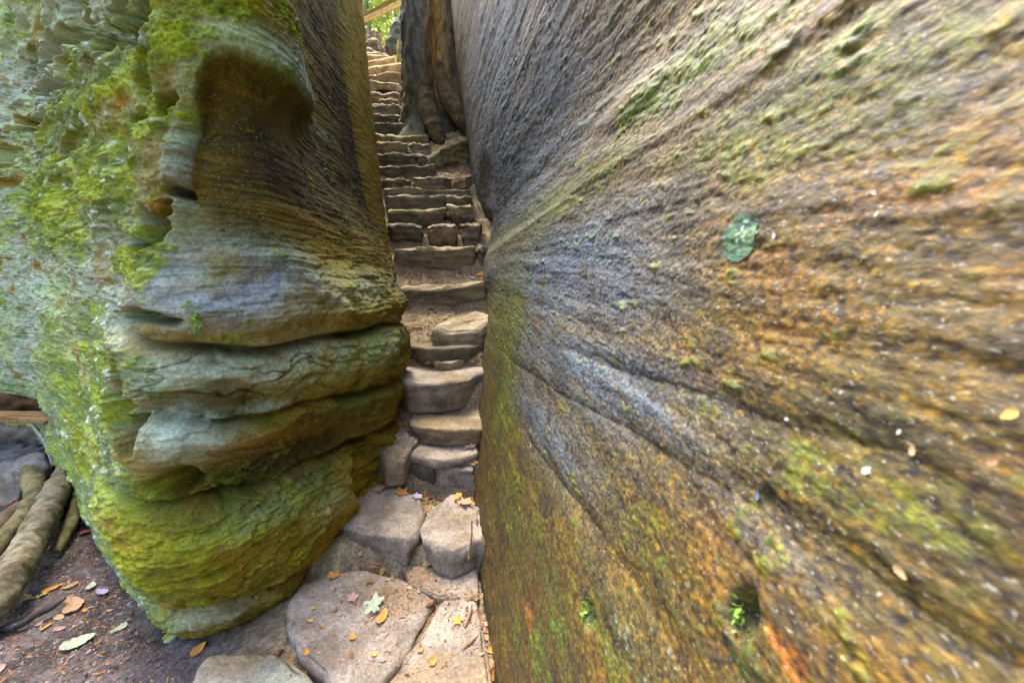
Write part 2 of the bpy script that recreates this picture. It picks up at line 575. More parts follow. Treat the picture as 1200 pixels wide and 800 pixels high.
pc = srgb(176, 194, 150)[None] * (1 - tint)[:, None] + srgb(182, 196, 178)[None] * tint[:, None]
c = c + (pc - c) * (pale_m * 0.92)[:, None]
c = mixc(c, srgb(140, 148, 166), blobs([(270, 325, 80, 40)], pickL, sf, zw) * (0.75 + 0.6 * n_md))
# rust
rust = blobs([(78, 245, 34, 18), (175, 248, 22, 16), (150, 95, 12, 20), (290, 150, 30, 20, 0.5), (330, 180, 30, 30, 0.6)], pickL, sf, zw)
c = mixc(c, srgb(140, 88, 34), rust * sstep(-0.25, 0.35, n_md + 0.3 * n_hi) * 0.8)
# olive-brown stain, with shade of hollow, inner side and undersides painted in
stain_shade = blobs([(330, 190, 130, 90, 1.0), (415, 120, 45, 190, 1.0), (440, 190, 40, 200, 1.0), (400, 200, 60, 70, 1.0), (300, 240, 100, 40, 0.8), (400, 60, 50, 90, 0.9), (320, 540, 110, 34, 0.9), (260, 465, 50, 20, 0.7), (390, 480, 60, 20, 0.7)], pickL, sf, zw)
c = mixc(c, srgb(46, 37, 13), stain_shade * (1.0 + 0.3 * n_md))
c = mixc(c, srgb(112, 102, 66), stain_shade * sstep(0.2, 0.7, strat + 0.4 * n_md) * 0.45)
c = mixc(c, srgb(80, 96, 22), blobs([(400, 470, 22, 14)], pickL, sf, zw) * 0.7)
# moss
moss = blobs([(110, 95, 55, 40), (180, 30, 60, 36), (240, 4, 45, 16, 0.9), (60, 235, 40, 60, 0.7), (120, 190, 60, 90, 0.75), (170, 300, 40, 25, 0.8), (70, 130, 35, 30, 0.8),
              (110, 560, 40, 90), (140, 500, 30, 50, 0.8), (220, 640, 70, 50), (190, 600, 40, 50), (180, 700, 30, 60), (300, 620, 70, 40, 0.75), (120, 640, 30, 60, 0.9), (90, 480, 30, 50, 0.7),
              (150, 425, 60, 30, 0.5), (265, 560, 30, 18, 0.7), (330, 20, 30, 26, 0.5)], pickL, sf, zw)
mossn = moss * 1.1 + 0.55 * n_md + 0.3 * n_hi + 0.25 * n_lo - 0.40 + 0.36 * LFACE
n_vh = fbm(NP * 70 + 501, 3, 0.6)
mm = sstep(-0.10, 0.50, mossn + 0.28 * n_vh)
mtone = sstep(-0.5, 0.5, fbm(NP * 9 + 260, 3))
mc = srgb(78, 94, 18)[None] * (1 - mtone)[:, None] + srgb(136, 150, 38)[None] * mtone[:, None]
c = c + (mc - c) * (mm * (0.80 - 0.34 * sstep(1.1, 0.6, zf) * (1 - 0.5 * LFACE)))[:, None]
c = mixc(c, srgb(205, 215, 200), sstep(0.62, 0.75, n_hi + 0.35 * streak) * LFACE * 0.7)
n_vh = fbm(NP * 70 + 501, 3, 0.6)
c = mixc(c, srgb(60, 58, 30), sstep(0.2, 0.6, n_vh + 0.4 * n_hi) * (0.25 + 0.3 * LFACE))
lum = c @ np.array([0.3, 0.59, 0.11])
c = lum[:, None] + (c - lum[:, None]) * 1.32
c *= (0.80 + 0.19 * n_hi + 0.17 * n_vh)[:, None]
LV += np.stack([nx, ny, zero], -1) * ((mm * 0.006 * (1 + 1.2 * n_hi + 1.2 * n_vh))[:, None])
LVg = LV.reshape(SH[0], SH[1], 3)
# close the block: back wall and cap
back = np.array([(-6.5, 14.0), (-12, 14.5), (-16, 12.0)])
bs = np.linspace(0, 1, 8)
bx_ = np.interp(np.linspace(0, 2, 10), [0, 1, 2], back[:, 0])
by_ = np.interp(np.linspace(0, 2, 10), [0, 1, 2], back[:, 1])
BK = np.stack([np.stack([np.full(SH[1], x), np.full(SH[1], y), LVg[0, :, 2]], -1) for x, y in zip(bx_, by_)], 0)
ALL = np.concatenate([LVg, BK], 0)
nu, nv = ALL.shape[:2]
V = ALL.reshape(-1, 3)
F = grid_faces(nu, nv, True)
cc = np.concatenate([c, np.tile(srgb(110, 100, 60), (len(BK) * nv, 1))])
# cap rings shrinking to the middle
top = ALL[:, -1, :]
ctr = np.array([-6.0, 9.0, 7.0])
rings = [top + (ctr - top) * k + np.array([0, 0, 0.25 * math.sin(k * 3.1)]) for k in (0.1, 0.3, 0.6, 0.95)]
base = len(V)
V = np.concatenate([V] + rings)
cc = np.concatenate([cc, np.tile(srgb(80, 90, 40), (4 * nu, 1))])
iu = np.arange(nu)
iu2 = (iu + 1) % nu
prev = iu * nv + nv - 1
prev2 = iu2 * nv + nv - 1
fl = [F]
for r in range(4):
    cur, cur2 = base + r * nu + iu, base + r * nu + iu2
    fl.append(np.stack([prev, prev2, cur2, cur], -1))
    prev, prev2 = cur, cur2
F = np.concatenate(fl)
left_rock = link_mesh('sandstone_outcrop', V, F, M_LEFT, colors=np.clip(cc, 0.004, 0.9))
tag(left_rock, 'tall layered sandstone rock left of the stairs, honeycombed and green with moss', 'rock')

# ================================================================== RIGHT ROCK
PICK_FLIP['a'] = -1
WP = [(0.95, -3.0), (0.62, -1.2), (0.5, 0), (0.41, 1.0), (0.22, 2.0), (0.04, 3.0), (-0.10, 3.9), (-0.21, 4.7), (-0.31, 5.4), (-0.41, 6.1), (-0.43, 6.6),
      (-0.35, 7.0), (0.4, 7.3), (1.6, 7.4)]
ws_, wx_, wy_ = smooth_curve(WP, 0.02, 0.14)


def right_plan(s):
    return np.interp(s, ws_, wx_), np.interp(s, ws_, wy_)


S_END = ws_[np.argmin(np.hypot(wx_ + 0.6, wy_ - 6.4))]


def right_base(s, z):
    x, y = right_plan(s)
    ridge = CAM_H + 0.30
    low = np.clip(ridge - z, 0, 3)
    up = np.clip(z - ridge, 0, 6)
    far = sstep(2.5, 6.0, y)
    x = x - 0.235 * low * (1 - 0.6 * far) - 0.09 * far * up - 0.02 * up
    return np.stack([x, y, z], -1)


def right_normal(s):
    x1, y1 = right_plan(s - 0.08)
    x2, y2 = right_plan(s + 0.08)
    tx, ty = x2 - x1, y2 - y1
    L = np.hypot(tx, ty)
    return -ty / L, tx / L


wgt = np.interp(np.interp(ws_, ws_, wy_), [-3, -0.5, 0.2, 0.5, 1, 2, 4, 7], [6, 30, 260, 380, 260, 150, 90, 70])
wgt = np.where(ws_ > S_END + 0.5, 12, wgt)
Rs = dens_samples(ws_, wgt, 860)
tz = np.linspace(-0.3, 6.0, 900)
Rz = dens_samples(tz, np.interp(tz, [-0.3, 0, 0.6, 1.2, 2.1, 2.6, 3.5, 6], [60, 150, 260, 480, 420, 200, 70, 20]), 900)
S2, Z2 = np.meshgrid(Rs, Rz, indexing='ij')
_, ycol = right_plan(Rs)
ztop = np.interp(ycol, [-3, 0, 2, 3, 4, 6, 7.5], [3.0, 2.9, 3.1, 3.7, 4.4, 5.6, 5.8])
# compress heights above the visible part so that the crest follows ztop
Z2 = np.where(Z2 > 2.6, 2.6 + (Z2 - 2.6) / 3.4 * (ztop[:, None] - 2.6), Z2)
SH2 = S2.shape
sr, zr = S2.ravel(), Z2.ravel()
_, yr = right_plan(sr)
qs, qz = np.meshgrid(np.r_[np.linspace(ws_[0] + 3.0, S_END, 700)], np.linspace(-0.2, 5.6, 700), indexing='ij')
_, qy = right_plan(qs.ravel())
LOGY = lambda y: np.log(np.clip(y, 0.0, 20) + 0.25)
pickR = Picker(LOGY(qy), qz.ravel(), right_base(qs.ravel(), qz.ravel()))
lyr = LOGY(yr)
RB = right_base(sr, zr)
zero2 = np.zeros(len(sr))
wrp = fbm(RB * np.array([1, 0.5, 1.0]) + 12, 3)
zwr = zr + 0.035 * wrp
e = np.zeros(len(sr))


def rcurve(pts):
    a, b = pickR.curve(pts)
    return np.interp(lyr, a, b)


ridge_z = rcurve([(582, 296), (640, 252), (700, 205), (760, 165), (850, 108), (960, 28)])
dz = zwr - ridge_z
vis = 1 - sstep(S_END - 0.1, S_END + 0.4, sr)
# lower face swells into the ridge, upper face sits back
e += 0.05 * np.exp(-(np.clip(-dz, 0, 9) / 0.35) ** 1.3) * (dz < 0)
e += np.where(dz >= 0, 0.05 * np.exp(-dz / 0.16) - 0.02 * sstep(0, 0.3, dz), 0)
e += 0.06 * sstep(0.25, 0.9, dz)
# diagonal joints on the lower face
for pts, wd, dep in (([(600, 425), (660, 462), (740, 500), (830, 558), (880, 590)], 0.012, 0.009), ([(860, 560), (980, 640), (1080, 720), (1200, 790)], 0.016, 0.014),
                     ([(700, 420), (800, 440), (900, 480), (1050, 520)], 0.02, 0.014), ([(620, 520), (700, 620), (760, 720)], 0.02, 0.014)):
    gz_ = rcurve(pts)
    a, b = pickR.curve(pts)
    m = sstep(a[0] - 0.25, a[0] + 0.1, lyr) * (1 - sstep(a[-1] - 0.1, a[-1] + 0.25, lyr))
    q = zwr - gz_
    e -= dep * m * np.where(q > 0, np.exp(-q / wd * 0.6), np.exp(q / (wd * 2.5)))
# bedding streaks along the wall, swells, grain
sw = fbm(RB * np.array([0.8, 0.55, 1.5]) + 55, 3)
e += 0.015 * sw
bed = fbm(np.stack([yr * 0.9, zr * 15 + 0.8 * wrp, zero2 + 6], -1), 4, 0.55)
e += 0.003 * bed * (0.6 + 0.6 * sstep(-0.2, 0.3, wrp))
cross = fbm(np.stack([yr * 2.6 + zr * 3, zr * 22 - yr * 4, zero2 + 16], -1), 3, 0.55)
e += 0.002 * cross
flut = fbm(np.stack([yr * 5 - zr * 0.6, zr * 1.2, zero2 + 26], -1), 4, 0.55, ridged=True)
e += 0.006 * (flut - 0.4) * sstep(0.05, 0.3, dz) * sstep(2.2, 3.6, yr)
grain = fbm(RB * np.array([30, 22, 38]) + 4, 3, 0.6)
e += 0.0015 * grain + 0.0010 * fbm(RB * np.array([11, 8, 14]) + 44, 3, 0.6)
g2_ = fbm(RB * np.array([85, 60, 100]) + 14, 2, 0.6)
e += 0.0013 * g2_
g3_ = fbm(RB * np.array([150, 95, 180]) + 24, 2, 0.6)
for bx, dep in (((695, 718, 9, 16), 0.03), ((872, 720, 14, 36), 0.05), ((573, 215, 6, 30), 0.05), ((568, 265, 8, 14), 0.07), ((745, 105, 40, 20), -0.02), ((576, 320, 9, 22), -0.06),
                ((890, 575, 7, 7), 0.02), ((735, 340, 6, 6), 0.01)):
    e -= 0.8 * dep * gauss(lyr, zwr, pickR.blob(*bx), 1.6)
# ledge at its foot beside the lowest stones
n2x, n2y = right_normal(sr)
RV = RB.copy()
RV[:, 0] += n2x * e
RV[:, 1] += n2y * e

c = np.tile(srgb(122, 104, 64), (len(sr), 1))
m_lo = fbm(RB * np.array([1.5, 1.2, 2.2]) + 80, 4)
m_md = fbm(RB * np.array([6, 4, 10]) + 85, 4, 0.6)
m_hi = fbm(RB * np.array([26, 18, 34]) + 88, 3, 0.6)
m_mx = 0.7 * m_md + 0.3 * bed
c = mixc(c, srgb(150, 118, 66), sstep(-0.1, 0.5, m_md) * 0.8)
c = mixc(c, srgb(96, 94, 66), sstep(-0.1, 0.6, 0.5 * bed + 0.7 * m_lo) * 0.7)
rb = lambda lst, p=1.0: blobs(lst, pickR, lyr, zwr, p)
orange = rb([(930, 250, 130, 90), (1100, 250, 130, 120), (1000, 330, 180, 70), (850, 400, 110, 40, 0.7), (760, 540, 90, 50, 0.5), (1150, 420, 90, 60, 0.7), (800, 610, 90, 60, 0.5)])
c = mixc(c, srgb(146, 108, 48), orange * sstep(-0.4, 0.5, m_mx + 0.5 * m_hi) * 0.8)
bluegrey = rb([(590, 120, 45, 150, 1.0), (570, 60, 40, 100, 0.8), (640, 130, 50, 130, 0.85), (610, 230, 40, 60, 0.9), (640, 330, 60, 60, 0.95), (720, 330, 90, 60, 0.7), (690, 440, 100, 50, 1.0), (760, 450, 100, 50, 0.9), (660, 520, 60, 50, 0.7), (690, 300, 100, 60, 0.9), (760, 250, 60, 40, 0.6), (620, 400, 40, 60, 0.8), (680, 200, 60, 60, 0.45), (900, 640, 120, 40, 0.4)])
c = mixc(c, srgb(130, 144, 158), np.clip(bluegrey * (0.95 + 0.6 * m_md + 0.3 * bed), 0, 1) * 0.95)
dark = rb([(780, 520, 110, 26, 0.9), (700, 480, 70, 18, 0.8), (900, 590, 60, 40, 0.7), (545, 120, 18, 140, 0.9), (690, 150, 60, 60, 0.35), (860, 470, 60, 16, 0.7), (1050, 660, 90, 40, 0.5)])  # dark streaks; the far left edge is painted recess shade
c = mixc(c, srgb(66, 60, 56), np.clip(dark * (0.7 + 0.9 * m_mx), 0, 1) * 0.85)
c = mixc(c, srgb(70, 70, 58), sstep(0.25, 0.6, cross + 0.5 * m_hi) * 0.4)
green = rb([(597, 380, 18, 70, 1.3), (592, 470, 16, 70, 1.25), (640, 245, 60, 22, 1.1), (720, 185, 50, 20, 0.8), (600, 275, 20, 18, 0.9), (700, 190, 40, 30, 0.5), (600, 620, 26, 70, 0.9), (650, 700, 60, 60, 0.85), (640, 780, 40, 40), (720, 760, 60, 40, 0.6),
            (1000, 90, 170, 70, 0.95), (1120, 60, 100, 80, 0.9), (900, 30, 80, 30, 0.6), (960, 560, 130, 50, 0.65), (1120, 600, 110, 70, 0.7), (1050, 520, 90, 40, 0.5), (760, 650, 60, 60, 0.45), (870, 760, 20, 50, 0.9), (800, 460, 60, 16, 0.4)])
gm = np.clip(sstep(0.15, 0.75, green + 0.35 * m_md + 0.45 * m_hi) * 0.72, 0, 1)
gt = sstep(-0.4, 0.4, m_lo)
gc = srgb(98, 110, 34)[None] * (1 - gt)[:, None] + srgb(126, 140, 50)[None] * gt[:, None]
c = c + (gc - c) * gm[:, None]
mossR = rb([(800, 80, 46, 40), (765, 105, 26, 24), (850, 40, 36, 26), (745, 130, 14, 14), (693, 720, 9, 24), (872, 715, 12, 34), (865, 765, 16, 30, 0.8), (655, 740, 14, 40, 0.7), (1050, 670, 16, 16, 0.6), (605, 760, 16, 40, 0.7), (630, 775, 14, 30, 0.8)])
mr_ = sstep(0.15, 0.7, mossR + 0.35 * m_md + 0.4 * m_hi)
c = mixc(c, srgb(118, 138, 16), mr_ * 0.92)
tanp = rb([(935, 775, 22, 30), (620, 715, 10, 40, 0.8), (910, 745, 10, 14)], 2)
c = mixc(c, srgb(178, 124, 66), sstep(0.3, 0.6, tanp + 0.3 * m_md) * 0.9)
c = mixc(c, srgb(176, 188, 176), sstep(0.62, 0.8, g2_ + 0.5 * m_hi + 0.9 * rb([(690, 130, 30, 60), (645, 690, 10, 50), (740, 760, 30, 30), (780, 770, 30, 20), (650, 545, 5, 9)]) - 0.55) * 0.8)
scr = rb([(857, 200, 2.5, 26), (833, 316, 2.5, 18)], 2)
c = mixc(c, srgb(196, 160, 140), scr * 0.6)
sp1 = sstep(0.25, 0.6, fbm(RB * np.array([40, 30, 48]) + 61, 3, 0.6))
sp2 = sstep(0.25, 0.6, fbm(RB * np.array([44, 34, 52]) + 91, 3, 0.6))
c = mixc(c, srgb(62, 56, 48), sp1 * 0.6)
c = mixc(c, srgb(176, 144, 88), sp2 * 0.5)
c = mixc(c, srgb(52, 46, 38), sstep(0.15, 0.55, g2_ + 0.3 * m_hi) * 0.55)
c = mixc(c, srgb(178, 140, 78), sstep(0.15, 0.55, -g2_ + 0.3 * m_md) * 0.42 * (1 - 0.6 * np.clip(bluegrey, 0, 1)))
lum = c @ np.array([0.3, 0.59, 0.11])
c = lum[:, None] + (c - lum[:, None]) * 1.5
bg2 = rb([(585, 90, 50, 170, 1.0), (600, 200, 70, 80, 0.9), (640, 100, 50, 130, 0.6), (660, 320, 90, 60, 0.7), (690, 420, 80, 50, 0.4), (620, 480, 30, 40, 0.6)])
c = mixc(c, srgb(112, 134, 158), bg2 * sstep(-0.6, 0.4, m_md + 0.5 * flut + 0.3 * g2_ - 0.2) * 0.85)
c = mixc(c, srgb(126, 136, 40), rb([(590, 370, 16, 70), (588, 470, 14, 70, 0.9), (604, 272, 22, 14, 0.9)]) * sstep(-0.4, 0.4, m_md + 0.4 * m_hi + 0.1) * 0.75)
c = mixc(c, srgb(70, 74, 60), rb([(530, 100, 14, 150, 0.9), (550, 230, 8, 50, 0.6)]) * 0.7)  # shade of the recess beside the upper stairs, put into the colour
c = mixc(c, srgb(58, 50, 40), sstep(0.1, 0.6, fbm(RB * np.array([9, 5, 16]) + 131, 4, 0.6)) * 0.55)
c *= (0.32 + 0.15 * m_hi + 0.24 * g2_ + 0.30 * g3_)[:, None]
RV += np.stack([n2x, n2y, zero2], -1) * (mr_ * 0.003 * (1 + 1.2 * m_hi))[:, None]
RG = RV.reshape(SH2[0], SH2[1], 3)
bk = [(3.2, 6.8), (3.6, 4.0), (3.6, 0.0), (2.6, -3.0)]
BK = np.stack([np.stack([np.full(SH2[1], x), np.full(SH2[1], y), np.linspace(-0.3, 5.0, SH2[1])], -1) for x, y in bk], 0)
ALL = np.concatenate([RG, BK], 0)
nu, nv = ALL.shape[:2]
V = ALL.reshape(-1, 3)
F = grid_faces(nu, nv, True)[:, ::-1]
cc = np.concatenate([c, np.tile(srgb(110, 100, 60), (len(BK) * nv, 1))])
top = ALL[:, -1, :]
ctr = np.array([2.0, 3.5, 5.0])
base = len(V)
rings = [top + (ctr - top) * k for k in (0.15, 0.5, 0.95)]
V = np.concatenate([V] + rings)
cc = np.concatenate([cc, np.tile(srgb(80, 90, 40), (3 * nu, 1))])
iu = np.arange(nu)
iu2 = (iu + 1) % nu
prev, prev2 = iu * nv + nv - 1, iu2 * nv + nv - 1
fl = [F]
for r in range(3):
    cur, cur2 = base + r * nu + iu, base + r * nu + iu2
    fl.append(np.stack([prev, cur, cur2, prev2], -1))
    prev, prev2 = cur, cur2
F = np.concatenate(fl)
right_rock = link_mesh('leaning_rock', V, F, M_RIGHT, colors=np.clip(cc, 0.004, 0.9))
tag(right_rock, 'long leaning sandstone wall right of the stairs, streaked orange, blue grey and green', 'rock')

# ================================================================== GROUND
# (forward distance, level just before the riser, level just behind it) of the rising path
RIS = [(1.30, 0.0, 0.085), (1.86, 0.10, 0.21), (2.42, 0.20, 0.36), (2.72, 0.42, 0.47), (3.02, 0.56, 0.72), (3.38, 0.80, 0.88), (3.60, 0.92, 0.98),
       (4.1, 1.23, 1.36), (4.45, 1.58, 1.71), (4.75, 1.80, 1.96), (5.0, 2.04, 2.16), (5.25, 2.24, 2.37), (5.5, 2.5, 2.62), (5.7, 2.72, 2.84),
       (5.95, 2.92, 3.04), (6.15, 3.10, 3.24), (6.35, 3.30, 3.43), (6.6, 3.5, 3.65), (6.9, 3.74, 3.86), (7.2, 3.95, 4.11), (7.5, 4.17, 4.27), (7.75, 4.3, 4.46),
       (8.1, 4.6, 4.74), (8.45, 4.86, 4.96), (8.8, 5.06, 5.2), (9.2, 5.3, 5.44), (9.6, 5.5, 5.64)]
ry, rz = [-50.0], [0.0]
for Yk, a, b in RIS:
    k_ = 0.0 if Yk < 1.5 else (0.02 if Yk < 4 else (0.05 if Yk < 5.1 else 0.085))
    ry += [Yk - 0.01, Yk + 0.07]
    rz += [a - k_, b - k_ * 0.8]
ry += [10.2, 12, 20, 60, 160]
rz += [5.85, 6.15, 6.3, 7.0, 8.0]


def ground_z(x, y):
    prof = np.interp(y, ry, rz)
    xc = -1.0 - 0.47 * (y - 1.5)
    m = sstep(-0.35, 0.25, x - xc)
    far = sstep(7.0, 14.0, y + 0.35 * np.clip(-x - 3, 0, 40))
    m = np.maximum(m, far)
    return prof * m


gx = dens_samples(np.linspace(-160, 160, 6401), np.interp(np.linspace(-160, 160, 6401), [-160, -20, -5, -4, -2.6, -0.9, 0.25, 1.2, 6, 160], [.15, 1, 20, 75, 90, 130, 130, 10, 2, .15]), 520)
gy = dens_samples(np.linspace(-160, 160, 6401), np.interp(np.linspace(-160, 160, 6401), [-160, -5, 0.6, 1.0, 2.6, 4.2, 7, 10.5, 14, 30, 160], [.15, 1, 12, 150, 130, 60, 40, 30, 5, 1, .15]), 560)
GX, GY = np.meshgrid(gx, gy, indexing='ij')
xg, yg = GX.ravel(), GY.ravel()
P = np.stack([xg, yg, 0 * xg], -1)
zg = ground_z(xg, yg)
near = sstep(14, 9, np.hypot(xg, yg - 3))
zg = zg - 0.012 + 0.012 * fbm(P * 2.2, 3) * near + near * (0.010 * fbm(P * 12 + 3, 3, 0.6) + 0.004 * fbm(P * 45 + 7, 2))
pathm = sstep(-0.35, 0.25, xg + 1.0 + 0.47 * (yg - 1.5))
q = fbm(P * 4 + 33, 4, 0.6)
q2 = fbm(P * 22 + 41, 3, 0.6)
c = np.tile(srgb(112, 102, 98), (len(xg), 1))
c = mixc(c, srgb(82, 74, 70), sstep(-0.1, 0.5, q))
c = mixc(c, srgb(160, 142, 108), pathm * 0.92)
c = mixc(c, srgb(132, 110, 78), pathm * sstep(0, 0.5, q) * 0.8)
c = mixc(c, srgb(96, 104, 48), sstep(10.5, 14, yg) * 0.7)
c *= (0.80 + 0.34 * q2)[:, None]
ground = link_mesh('ground', np.stack([xg, yg, zg], -1), grid_faces(len(gx), len(gy)), M_SOIL, colors=np.clip(c, 0.01, 0.8))
tag(ground, 'trodden brown soil with a rising gully path', kind='structure')

# ================================================================== STONES
STONES = []
SPAL = {'grey': ((168, 153, 136), (132, 116, 100)), 'tan': ((162, 144, 112), (124, 106, 76)), 'brown': ((140, 130, 106), (104, 95, 74)),
        'dark': ((118, 106, 82), (76, 70, 54)), 'olive': ((138, 126, 80), (96, 86, 50)), 'pale': ((188, 170, 136), (150, 128, 94)), 'slate': ((128, 124, 118), (88, 84, 80)), 'green': ((168, 166, 146), (122, 122, 104))}


def stone(name, poly, zbot, label, cat='stone', group=None, rnd=0.03, pal='tan', rough=0.012, n=72, seed=0, dirt=0.4, bulge=0.0, mat=None, sm=1.0):
    """a worn stone: poly = top outline (world points), zbot = underside level"""
    poly = np.array(poly, float)
    m = len(poly)
    L = np.r_[0, np.cumsum(np.linalg.norm(np.roll(poly, -1, 0) - poly, axis=1))]
    tq = np.linspace(0, L[-1], n, endpoint=False)
    ext = np.vstack([poly, poly[:1]])
    B = np.stack([np.interp(tq, L, ext[:, k]) for k in range(3)], -1)
    ker = np.exp(-0.5 * (np.arange(-4, 5) / (0.6 * sm)) ** 2)
    ker /= ker.sum()
    B = np.stack([np.convolve(np.r_[B[-4:, k], B[:, k], B[:4, k]], ker, 'valid') for k in range(3)], -1)
    ctr = B.mean(0)
    rad = np.linalg.norm((B - ctr)[:, :2], axis=1)
    h = B[:, 2] - zbot
    rr = np.minimum(rnd, 0.45 * h)
    rings = [ctr[None].repeat(n, 0) + (B - ctr) * t for t in np.linspace(0.02, 1, 14) * (1 - rnd / rad.mean())]
    inn = B.copy()
    for ang in np.linspace(0.12, 1, 6) * math.pi / 2:
        f = 1 - (rr / rad) * (1 - math.sin(ang))
        p = ctr + (B - ctr) * f[:, None]
        p[:, 2] = B[:, 2] - rr * (1 - math.cos(ang))
        rings.append(p)
    for t in np.linspace(0.1, 1, 10):
        p = ctr + (B - ctr) * (1 - 0.06 * t * t + bulge * math.sin(t * math.pi))
        p[:, 2] = B[:, 2] - rr - (h - rr) * t
        rings.append(p)
    V = np.concatenate(rings)
    k = len(rings)
    NR = (V - ctr) * np.array([1, 1, 0.6])
    NR /= np.linalg.norm(NR, axis=1)[:, None] + 1e-6
    off = seed * 3.17
    topm = 1 - sstep(0.0, 0.04, np.tile(B[:, 2], k) - V[:, 2])
    dsp = rough * (1.1 * fbm(V * 4 + off, 3) + 0.6 * fbm(V * 14 + off, 3, 0.6) + 0.24 * fbm(V * 45 + off, 2))
    chip = np.clip(fbm(V * 9 + off + 4, 3, 0.6) - 0.25, 0, 1)
    rim = np.exp(-((np.tile(B[:, 2], k) - V[:, 2] - 0.008) / 0.016) ** 2) * (np.linalg.norm((V - ctr)[:, :2], axis=1) > 0.72 * rad.mean())
    dsp = dsp - 0.030 * chip * rim * min(1, rad.mean() / 0.15)
    side = rough * 0.8 * fbm(np.stack([V[:, 0] * 3, V[:, 1] * 3, V[:, 2] * 28 + off], -1), 3, 0.6) * (1 - topm)
    V = V + NR * ((dsp * (1 - 0.5 * topm) + side)[:, None])
    V[:, 2] += topm * dsp * 0.8
    F = grid_faces(k, n)
    I = np.arange(k - 1)[:, None] * n
    F = np.concatenate([F, np.stack([I[:, 0] + n - 1, I[:, 0] + 2 * n - 1, I[:, 0] + n, I[:, 0]], -1)])
    F = F[:, ::-1]
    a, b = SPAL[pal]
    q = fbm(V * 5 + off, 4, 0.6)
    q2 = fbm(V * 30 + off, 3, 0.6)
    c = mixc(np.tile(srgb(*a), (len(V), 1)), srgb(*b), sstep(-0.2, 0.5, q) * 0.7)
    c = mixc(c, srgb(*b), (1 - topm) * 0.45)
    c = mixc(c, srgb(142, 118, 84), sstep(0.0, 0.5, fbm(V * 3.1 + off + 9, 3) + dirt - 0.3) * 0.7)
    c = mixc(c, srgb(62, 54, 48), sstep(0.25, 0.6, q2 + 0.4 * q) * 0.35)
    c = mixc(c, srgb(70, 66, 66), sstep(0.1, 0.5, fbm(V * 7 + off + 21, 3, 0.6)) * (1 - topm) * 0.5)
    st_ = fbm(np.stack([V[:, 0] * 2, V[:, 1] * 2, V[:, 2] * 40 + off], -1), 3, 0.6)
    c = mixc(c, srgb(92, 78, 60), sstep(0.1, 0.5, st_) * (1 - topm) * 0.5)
    c *= (0.82 + 0.22 * q2 + 0.12 * fbm(V * 80 + off, 2))[:, None]
    base = np.array([ctr[0], ctr[1], zbot])
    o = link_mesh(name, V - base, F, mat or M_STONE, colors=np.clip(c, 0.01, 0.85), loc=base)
    # solid centre of the top ring is closed by a cap face
    tag(o, label, cat, group)
    STONES.append(o)
    return o


def zpoly(pts, z):
    return [at_z(px, py, z if not callable(z) else z(px)) for px, py in pts]


G1 = 'stones of the lower stairs'
G2 = 'stones of the upper stairs'
stone('step_stone', zpoly([(336, 708), (352, 688), (382, 675), (425, 666), (475, 678), (512, 702), (485, 748), (450, 798), (420, 850), (405, 830), (387, 798), (353, 770), (336, 745)], 0.10), -0.1,
      'broad smooth grey slab at the foot of the stairs with leaves on it', 'stone', G1, 0.025, 'grey', 0.014, 110, 1, 0.3)
stone('step_stone', zpoly([(517, 704), (556, 690), (566, 740), (577, 800), (583, 860), (425, 862), (453, 800), (489, 750)], 0.096), -0.1,
      'flat dusty slab split off the broad slab, against the right wall', 'stone', G1, 0.02, 'grey', 0.010, 100, 2, 0.6)
stone('step_stone', zpoly([(470, 662), (560, 664), (562, 700), (512, 700), (480, 684)], 0.112), -0.05,
      'thin half buried slab in front of the small square block', 'stone', G1, 0.015, 'grey', 0.010, 70, 3, 0.5)
stone('step_stone', zpoly([(221, 792), (243, 766), (318, 760), (340, 766), (372, 797), (378, 850), (330, 900), (205, 900)], 0.105), -0.15,
      'low greenish slab under the mossy rock, lowest of the stairs', 'stone', G1, 0.03, 'green', 0.010, 100, 4, 0.3)
stone('step_stone', zpoly([(391, 602), (397, 614), (431, 625), (476, 634), (488, 624), (499, 600), (488, 578), (443, 566), (404, 578)], 0.245), 0.03,
      'large rounded grey block forming the second step, left of the small block', 'stone', G1, 0.022, 'grey', 0.018, 120, 5, 0.2)
stone('step_stone', zpoly([(488, 620), (508, 638), (530, 646), (566, 632), (564, 592), (530, 580), (502, 600)], 0.238), 0.02,
      'small wedge shaped grey block beside the large rounded block', 'stone', G1, 0.02, 'grey', 0.018, 110, 6, 0.2)
# third step
stone('step_stone', zpoly([(437, 520), (450, 502), (480, 487), (500, 492), (492, 510), (474, 538), (452, 538)], 0.44), 0.27,
      'upright kerb stone leaning on the left rock beside the third step', 'stone', G1, 0.03, 'grey', 0.02, 90, 7, 0.4)
stone('step_stone', zpoly([(461, 526), (478, 533), (516, 540), (540, 536), (560, 530), (556, 508), (480, 500)], 0.40), 0.34,
      'thin grey capping stone lying over the front of the third step', 'stone', G1, 0.02, 'grey', 0.012, 80, 8, 0.2)
stone('step_stone', zpoly([(464, 543), (509, 549), (512, 535), (468, 530)], 0.335), 0.18,
      'dark square riser stone under the thin capping stone', 'stone', G1, 0.02, 'dark', 0.012, 72, 9, 0.1)
stone('step_stone', zpoly([(513, 549), (556, 550), (557, 536), (516, 533)], 0.335), 0.17,
      'pale square riser stone of the third step next to the right wall', 'stone', G1, 0.02, 'grey', 0.012, 72, 10, 0.1)
stone('step_stone', zpoly([(530, 534), (548, 530), (552, 520), (536, 516)], 0.39), 0.3,
      'small rounded stone lying on the third step near leaves', 'stone', G1, 0.02, 'tan', 0.012, 60, 11, 0.4)
stone('step_stone', zpoly([(480, 497), (520, 504), (566, 502), (568, 478), (540, 470), (484, 474)], 0.52), 0.40,
      'flat pale stone edging the tread above the third step', 'stone', G1, 0.015, 'tan', 0.012, 80, 12, 0.5)
